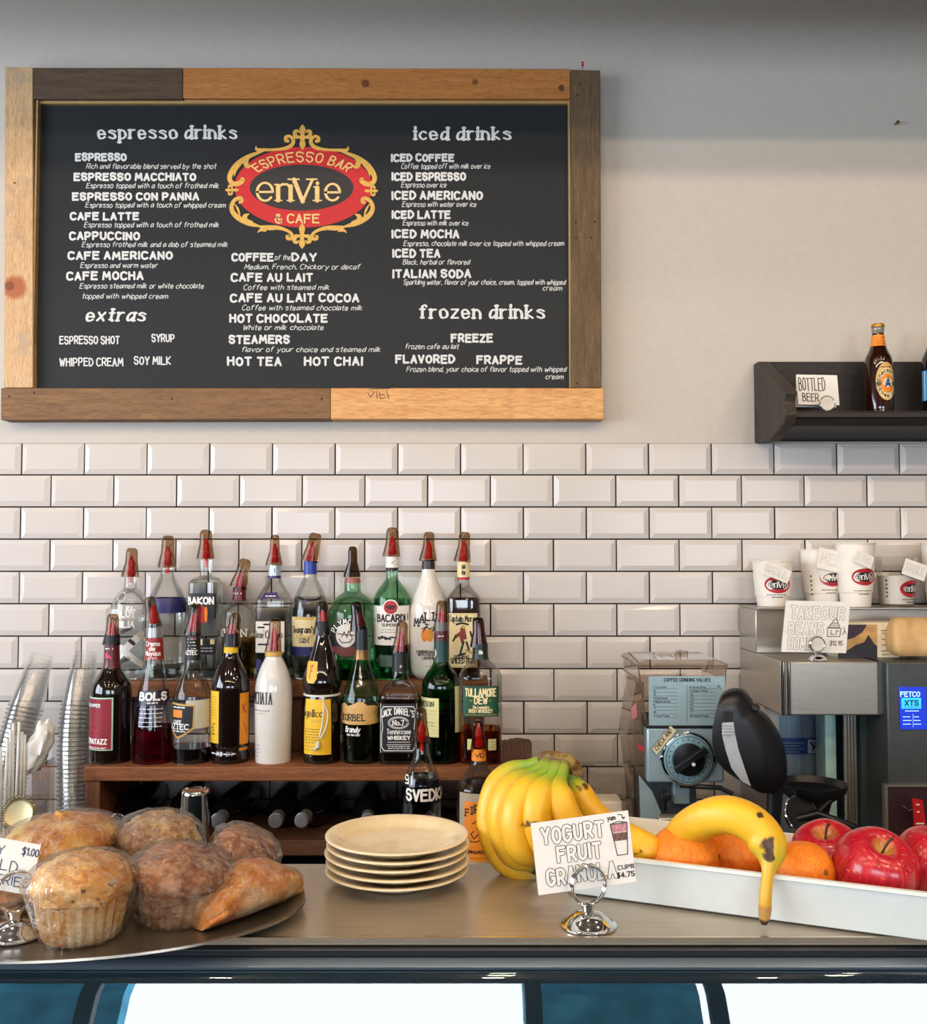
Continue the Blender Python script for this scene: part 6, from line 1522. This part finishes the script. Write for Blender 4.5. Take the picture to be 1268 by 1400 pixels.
# clear measuring tub and a white napkin packet behind the bananas
D = 2.2; xa, xb = XP(787, D, 1080), XP(866, D, 1080)
L = [[(xa + e, D + e, z), (xb - e, D + e, z), (xb - e, D + .12 - e, z), (xa + e, D + .12 - e, z)] for z, e in ((CB, .012), (ZP(1062, D), .003), (ZP(1060, D), -.003), (ZP(1046, D), -.003), (ZP(1044, D), -.006), (ZP(1042, D), -.006))]
root = thing('measuring_tub', 'clear rectangular measuring tub against the tiles behind the bananas', 'container', ((xa + xb) / 2, D + .06, CB))
MB().loft(L, True, False).build('tub', M_plastic, root, recalc=False, bevel=.003)
sf = lambda x, y, o: P(x, -y, D - .001 - o)
mb = MB(); ink(mb, lay("4L", 805, 814, -1079, 4.5), 1, sf, .004); ink(mb, [[Vector((797, -1046, 0)), Vector((797, -1095, 0))], [Vector((797, -1046, 0)), Vector((812, -1046, 0))], [Vector((797, -1072, 0)), Vector((803, -1072, 0))]], .7, sf, .004); mb.build('measure_marks', M_ink, root, smooth=False, recalc=False)
o = MB().box(XP(806, 2.1, 1100), XP(852, 2.1, 1100), 2.1, 2.17, CB, ZP(1096, 2.1)).build('napkin_packet', mat('cream_paper_packet', '#dccbb2', .7, bump=.3, scale=30), bevel=.004, origin=(XP(830, 2.1, 1100), 2.13, CB)); tag(o, 'cream paper packet in front of the clear measuring tub', 'packet')
o = MB().box(XP(900, 1.93, 1120), XP(935, 1.93, 1120), 1.92, 1.95, CB, ZP(1116, 1.93)).build('steel_pitcher', M_ss, bevel=.004, origin=(XP(917, 1.93, 1120), 1.93, CB)); tag(o, 'small pale metal box below the grinder throat', 'box')

# ================================================================== PAPER CUPS ON THE BREWER
M_paper = mat('white_cup_paper', '#efe6da', .55, var=.03)
def env_logo(root_part, S, cx, cz, a, b_, o1=.0004):
    """red oval with dark heart and the cafe name"""
    mb = MB(); blob(mb, [(cx + x * a, cz + y * b_) for x, y in oval(0, 0, 1, 1, 36)], S, o1)
    lg = MB(); 
    def fan(k1, k2, off):
        m_ = MB(); p = [S(cx + x * a * k1, cz + y * b_ * k2, off) for x, y in oval(0, 0, 1, 1, 36)]
        m_.add(p + [S(cx, cz, off)], [(i, (i + 1) % 36, 36) for i in range(36)]); return m_
    l1 = fan(1, 1, o1).build('logo', M_red, root_part, recalc=False)
    fan(.74, .55, o1 + .0003).build('logo_center', M_blacklab, root_part, recalc=False)
    m_ = MB(); serif_word(m_, S, o1 + .0006, cx - a * .66, cz - b_ * .30, a * 1.32 / 46); m_.build('lettering', M_white2, root_part, smooth=False, recalc=False)
    return l1
def paper_cup(label, px, ytop, ybot, hwt, hwb, D, note, zbase, clear=False, lx=0, ly=.45, band=True, np=None):
    k = D / 1350; x = XP(px, D, 800); zt = ZP(ytop, D); h = zt - zbase; rt, rb = hwt * k, hwb * k
    root = thing('paper_cup' if not clear else 'plastic_cup', label, 'cup', (x, D, zbase), 'display cups on the coffee brewer')
    Rz = lambda z: rb + (rt - rb) * (z - zbase) / h
    prof = [(rb - .002, .0), (rb, .001)] + ([(rb + (rt - rb) * .22, h * .22), (rb + (rt - rb) * .22 + .0022, h * .225)] if band and not clear else []) + [(rt - .0005, h - .003), (rt + .0016, h - .003), (rt + .0022, h - .0012), (rt + .0012, h), (rt - .001, h - .001), (rt - .003, h * .6), (rb - .001, .004), (.001, .004)]
    if clear: prof = [(rb - .002, 0), (rb, .001), (rt - .0005, h - .003), (rt + .0018, h - .002), (rt + .001, h)]
    c = MB().lathe([(a, z + zbase) for a, z in prof], (x, D, 0), 48, cap1=not clear).build('cup', M_plastic if clear else M_paper, root, recalc=not clear)
    ex = .0022 if not clear else .0008
    S = lambda ax_, z, off: Vector((x + (Rz(z) + ex + off) * math.sin(ax_ / rt), D - (Rz(z) + ex + off) * math.cos(ax_ / rt), z))
    if clear:
        sl = MB().grid(lambda u_, v_: S(rt * (-2.6 + 5.2 * u_), zbase + .006 + (h * .62 - .006) * v_, -.0016), 40, 4).build('paper_sleeve', M_paper, root, recalc=False); 
    env_logo(c, S, lx * k, zbase + h * ly, 20 * k, 11.5 * k)
    mb = MB()
    for i, (a, b_) in enumerate(((-17, 14), (-10, 8))):
        xx = a
        while xx < b_:
            e = xx + random.uniform(2, 5); ink(mb, [[Vector(((lx + xx) * k, zbase + h * (ly - .215 - .05 * i), 0)), Vector(((lx + min(e, b_)) * k, zbase + h * (ly - .215 - .05 * i), 0))]], 1.0 * k, S, .0003, joins=False); xx = e + 1
    if px > 1090 and px < 1150 or clear:
        for i in range(5): ink(mb, [[Vector(((-hwt * .98) * k, zbase + h * (.2 + .08 * i), 0)), Vector(((-hwt * .98 + 2.5) * k, zbase + h * (.2 + .08 * i) + .001, 0))]], 2.2 * k, S, .0003, joins=False)
    mb.build('small_print', M_ink, c, smooth=False, recalc=False)
    t, q = note
    o, s, w, hh = card('price_note', None, P(*q[0], D - rt - .006), P(*q[1], D - rt - .004), P(*q[2], D - rt - .004), m=M_white, parent=root)
    card_ink(o, s, w, hh, [(t, .12, .9, .28, .48, 'bubble', .055)], mat('pencil', '#8d8378', .7))
    return root
paper_cup('small white paper cup at the left end of the brewer top', 1057, 766, 833, 27, 20.5, 2.335, ("SMALL", [(1046, 766), (1083, 781), (1040, 783)]), zT, lx=0, ly=.48)
paper_cup('medium white paper cup second from left on the brewer top', 1125, 751, 826, 29, 20.5, 2.375, ("MED", [(1121, 748), (1155, 756), (1117, 776)]), zT, lx=6, ly=.50)
paper_cup('large white paper cup, tallest on the brewer top', 1170, 742, 833, 26.5, 19.5, 2.325, ("LRG", [(1174, 752), (1196, 762), (1169, 768)]), zT, lx=5, ly=.47)
paper_cup('clear plastic cup with a printed paper sleeve inside on the brewer top', 1226, 761, 830, 27, 21.5, 2.345, ("SMALL", [(1239, 763), (1270, 774), (1233, 784)]), zT, clear=True, lx=14, ly=.36)
paper_cup('white cup cut off by the right edge of the frame on the brewer top', 1291, 742, 833, 28, 21, 2.34, ("MED", [(1310, 766), (1340, 776), (1306, 782)]), zT, clear=False)
# take-home beans: card, box and bag on the ledge
hx = P(1118, 904, 2.135); 
holder('chrome round clip standing on the brewer ledge before the beans card', hx.x, 2.135, zS, k=.9, rr=.0155, fancy=True, ax=(.1, -1, 0))
DY = 2.152
o, s, w, h = card('menu_card', 'white card with outlined take our beans home lettering on the brewer', P(1075, 821, DY), P(1163, 823, DY), P(1069, 891, DY), tent=.004)
card_ink(o, s, w, h, [("TAKE", .10, .52, .66, .22, 'bubble', .045), ("OUR", .58, .92, .66, .22, 'bubble', .045), ("BEANS", .09, .61, .36, .21, 'bubble', .043), ("HOME", .10, .45, .06, .21, 'bubble', .04), ("$12.95", .74, .93, .15, .08, 'p', .014)], mat('grey_pencil', '#8c8278', .7))
asp = h / w; s2 = lambda x, y, off: s(x, y / asp, off); fr = lambda pl: [Vector((x, y * asp, 0)) for x, y in pl]
mb = MB(); ink(mb, [fr([(.69, .50), (.80, .68), (.87, .50), (.69, .50)]), fr([(.72, .54), (.85, .54)]), fr([(.74, .58), (.83, .58)]), fr([(.68, .48), (.69, .32), (.88, .32), (.89, .48), (.68, .48)]), fr([(.92, .36), (.95, .44), (.93, .5), (.97, .38)]), fr([(.74, .44), (.74, .36), (.79, .36)]), fr([(.82, .36), (.82, .44), (.86, .42)])], .012, s2, .0004); mb.build('bag_drawing', mat('dark_pencil', '#5e564e', .7), o, smooth=False, recalc=False)
bxD = 2.19
x0, x1 = XP(1144, bxD, 870), XP(1230, bxD, 870); zt = ZP(851, bxD)
root = thing('coffee_box', 'cream coffee box with a dark landscape picture on the brewer ledge', 'box', ((x0 + x1) / 2, bxD + .03, zS))
cb = MB().box(x0, x1, bxD, bxD + .06, zS, zt).build('carton', mat('cream_carton', '#e0d2b2', .6, var=.04), root, bevel=.001)
sf = lambda x, y, o: P(x, -y, bxD - o)
for nm, pts, m, off in (('picture', [(1146, 854), (1200, 854), (1200, 899), (1146, 899)], mat('picture_tan', '#c89a5a', .5, var=.2), .0003), ('picture_sky', [(1146, 854), (1186, 854), (1180, 864), (1168, 872), (1146, 878)], mat('picture_plum', '#3a2030', .5, var=.15), .0006), ('picture_hill', [(1146, 892), (1158, 890), (1170, 882), (1182, 878), (1188, 868), (1196, 880), (1200, 884), (1200, 899), (1146, 899)], mat('picture_black', '#17141c', .5), .0009)):
    mb = MB(); blob(mb, [(x, -y) for x, y in pts], sf, off); mb.build(nm, m, cb, smooth=False, recalc=False)
mb = MB(); ink(mb, [[Vector((1203 + a, -y, 0)), Vector((1203 + b_, -y, 0))] for a, b_, y in ((2, 14, 862), (4, 12, 866), (3, 13, 874), (3, 12, 882), (2, 14, 890), (3, 13, 895))], 1.0, sf, joins=False); mb.build('print', M_ink, cb, smooth=False, recalc=False)
bgD = 2.13
L = []
for (y, x0, x1, d0, d1) in ((904, 1224, 1290, 0, .09), (880, 1221, 1292, -.004, .09), (858, 1224, 1288, .006, .08), (848, 1232, 1284, .02, .06), (845, 1236, 1282, .03, .045)):
    z = zS + .0005 if y == 904 else ZP(y, bgD)
    a, b_ = XP(x0, bgD, 870), XP(x1, bgD, 870); n = 12
    L.append([(a + (b_ - a) * i / n, bgD + d0, z) for i in range(n)] + [(b_ + (a - b_) * i / n, bgD + d1, z) for i in range(n)])
mb = MB().loft(L); mb.shift(lambda p: p + Vector((0, noise.noise(p * 45) * .016, 0)) if p.z > zS + .003 else p)
o = mb.build('paper_bag', mat('kraft_paper', '#d6ab74', .7, var=.1, bump=.3, scale=30), origin=(XP(1258, bgD, 870), bgD + .04, zS), sub=1); tag(o, 'crumpled brown paper bag at the right end of the brewer ledge', 'paper bag')

# ================================================================== DARK WOODEN WALL TROUGH WITH BEER
W_sh = wood('charred_wood', '#120e0d', '#2c2420', 'X', 1.0, .6)
W_she = wood('charred_wood_end', '#2c2620', '#4d4339', 'Z', 1.0, .7)
sx0, sx1 = P(1031, 550, YW).x, 1.95
def zz(py, D): return ZP(py, D)
zt0, zb0 = zz(497, 2.43), zz(606, YW - .002)
root = thing('wall_trough', 'dark wooden trough shelf on the wall at right holding beer bottles', 'shelf', ((sx0 + sx1) / 2, 2.36, zb0))
ep = [(YW - .001, zt0), (2.405, zt0), (2.23, zz(528, 2.23)), (2.20, zz(536, 2.2)), (2.215, zz(549, 2.2)), (2.20, zz(566, 2.2)), (2.215, zz(578, 2.21)), (2.32, zz(603, 2.32)), (YW - .001, zb0)]
ep = [(y, z) for y, z in ep]
xs0 = P(1031, 550, YW).x
MB().prism([(xs0, y, z) for y, z in ep], (.028, 0, 0)).build('end_board', W_she, root, bevel=.003)
MB().box(xs0 + .028, sx1, 2.405, YW - .001, zb0 + .03, zt0).build('back_board', W_sh, root, bevel=.002)
zfl = zz(569, 2.24)
lipz1, lipz0 = zz(561, 2.215), zz(582, 2.215)
mbs = [(2.405, zfl), (2.245, zfl), (2.243, lipz1 - .003), (2.238, lipz1), (2.222, lipz1), (2.214, lipz1 - .006), (2.213, (lipz1 + lipz0) / 2 + .002), (2.218, (lipz1 + lipz0) / 2 - .002), (2.212, lipz0 + .012), (2.222, lipz0), (2.33, zb0 + .018), (YW - .001, zb0 + .004), (YW - .001, zb0 + .03), (2.405, zb0 + .03)]
MB().prism([(xs0 + .028, y, z) for y, z in mbs], (sx1 - xs0 - .028, 0, 0)).build('trough_board', W_sh, root)
MB().lathe([(.006, 0), (.005, .004), (.0005, .006)], (0, 0, 0), 14, M=Matrix.Translation(P(1057, 509, 2.404)) @ Matrix.Rotation(R(90), 4, 'X')).build('screw_head', M_chrome, root)
bD = 2.325
M_beer = mat('brown_beer_bottle', '#2a0f08', .07, var=.2, coat=.5)
def beer(label, cx, body_m, parts=True):
    b = Bottle(label, cx, bD, zfl, [(566, 16.5), (562, 18), (555, 18.4), (520, 18.4), (500, 18.2), (490, 17), (482, 13.4), (474, 10), (466, 8.6), (455, 7.6), (452, 7.8)], body_m, name='beer_bottle', group='beer bottles on the wall trough', pyref=520)
    k, z = b.k, lambda y: ZP(y, bD)
    MB().lathe([(7.6 * k, z(459)), (7.8 * k, z(454)), (8.4 * k, z(453)), (8.4 * k, z(449)), (7.4 * k, z(448.5)), (7.2 * k, z(446.5))], (b.X, bD, 0), 28).build('glass_lip', mat('pale_glass_neck', '#8a8274', .08, var=.1, coat=.5) if parts else M_beer, b.root)
    return b
b = beer('brown ale bottle with an orange neck and blue-star oval label on the trough', 1202, M_beer)
MB().lathe([(8.8 * b.k, ZP(447.5, bD)), (8.9 * b.k, ZP(446, bD)), (8.2 * b.k, ZP(443.6, bD)), (.0005, ZP(443, bD))], (b.X, bD, 0), 24).build('crown_cap', mat('gold_cap', '#c98a2c', .35, .6), b.root)
b.lab(459, 474.5, None, None, M_orange, 'neck_label'); b.lines(1196, 1208, 463, 472, 4, M_ink, .7)
b.last = b.body
b.spot(1205, 524, 13.6, 26, M_tan, off=.0006, name='label'); b.spot(1206, 527, 12.6, 21.5, M_cream, off=.0010, name='label'); b.spot(1206, 527, 9.8, 13, M_orange, off=.0013, name='label')
stp = []
for i in range(10):
    t = math.pi * i / 5 - math.pi / 2; r = (8.2 if i % 2 == 0 else 3.4); stp.append((1206.5 + r * math.cos(t), 526 + r * 1.0 * math.sin(t)))
b.spot(1206.5, 526, 6.6, 6.6, M_cream, off=.0015, name='label')
mb = MB(); mb.add([b.S(b.arc(x, y), ZP(y, bD), .0019) for x, y in stp] + [b.S(b.arc(1206.5, 526), ZP(526, bD), .0019)], [(i, (i + 1) % 10, 10) for i in range(10)]); mb.build('star', mat('star_blue', '#1d4f92', .4), b.root, recalc=False)
for i, ch in enumerate("NEWCASTLE"):
    t = math.pi * (1.08 + .84 * i / 8); x, y = 1206 + 11.2 * math.cos(t), 527 + 17 * math.sin(t); b.txt(ch, x - 1.2, x + 1.2, y + 1.8, 4, M_ink, .8, .0016)
for i, ch in enumerate("BROWN ALE"):
    t = math.pi * (.95 - .9 * i / 8); x, y = 1206 + 11.0 * math.cos(t), 527 + 17.4 * math.sin(t); b.txt(ch, x - 1.1, x + 1.1, y + 1.8, 3.8, M_ink, .8, .0016)
b.draw([[(1193.5, 527), (1196, 527)], [(1214, 527), (1216, 527)]], mat('label_green', '#5a5a2c', .5), 5, .0016); b.lines(1196, 1211, 505, 506, 1, M_ink, 1, .0013); b.done()
b = beer('dark beer bottle with a bright blue label at the right edge of the frame', 1280, M_darkpl, parts=False)
M_lb = mat('light_blue_label', '#4a90c8', .4, var=.06); b.lab(508, 549, 1259, 1300, M_lb); b.draw([[(1262.5, 509), (1262.5, 548)]], M_white2, 1); b.lab(460, 476, None, None, M_lb, 'neck_label'); b.done()
D = 2.25
hx = XP(1134, D, 555)
o, s, w, h = card('menu_card', 'white folded card reading bottled beer inside the wall trough', P(1089, 512, 2.30), P(1145, 513, 2.30), P(1092, 553, 2.29), tent=.02)
card_ink(o, s, w, h, [("BOTTLED", .05, .68, .47, .42, 'p', .022), ("BEER", .12, .50, .12, .25, 'p', .022)])
holder('small scalloped chrome clip beside the bottled beer card in the trough', hx, 2.262, zfl, k=.75, rr=.0165, fancy=True, ax=(0, -1, 0))

for o in bpy.data.objects:
    if '_o' in o: del o['_o']
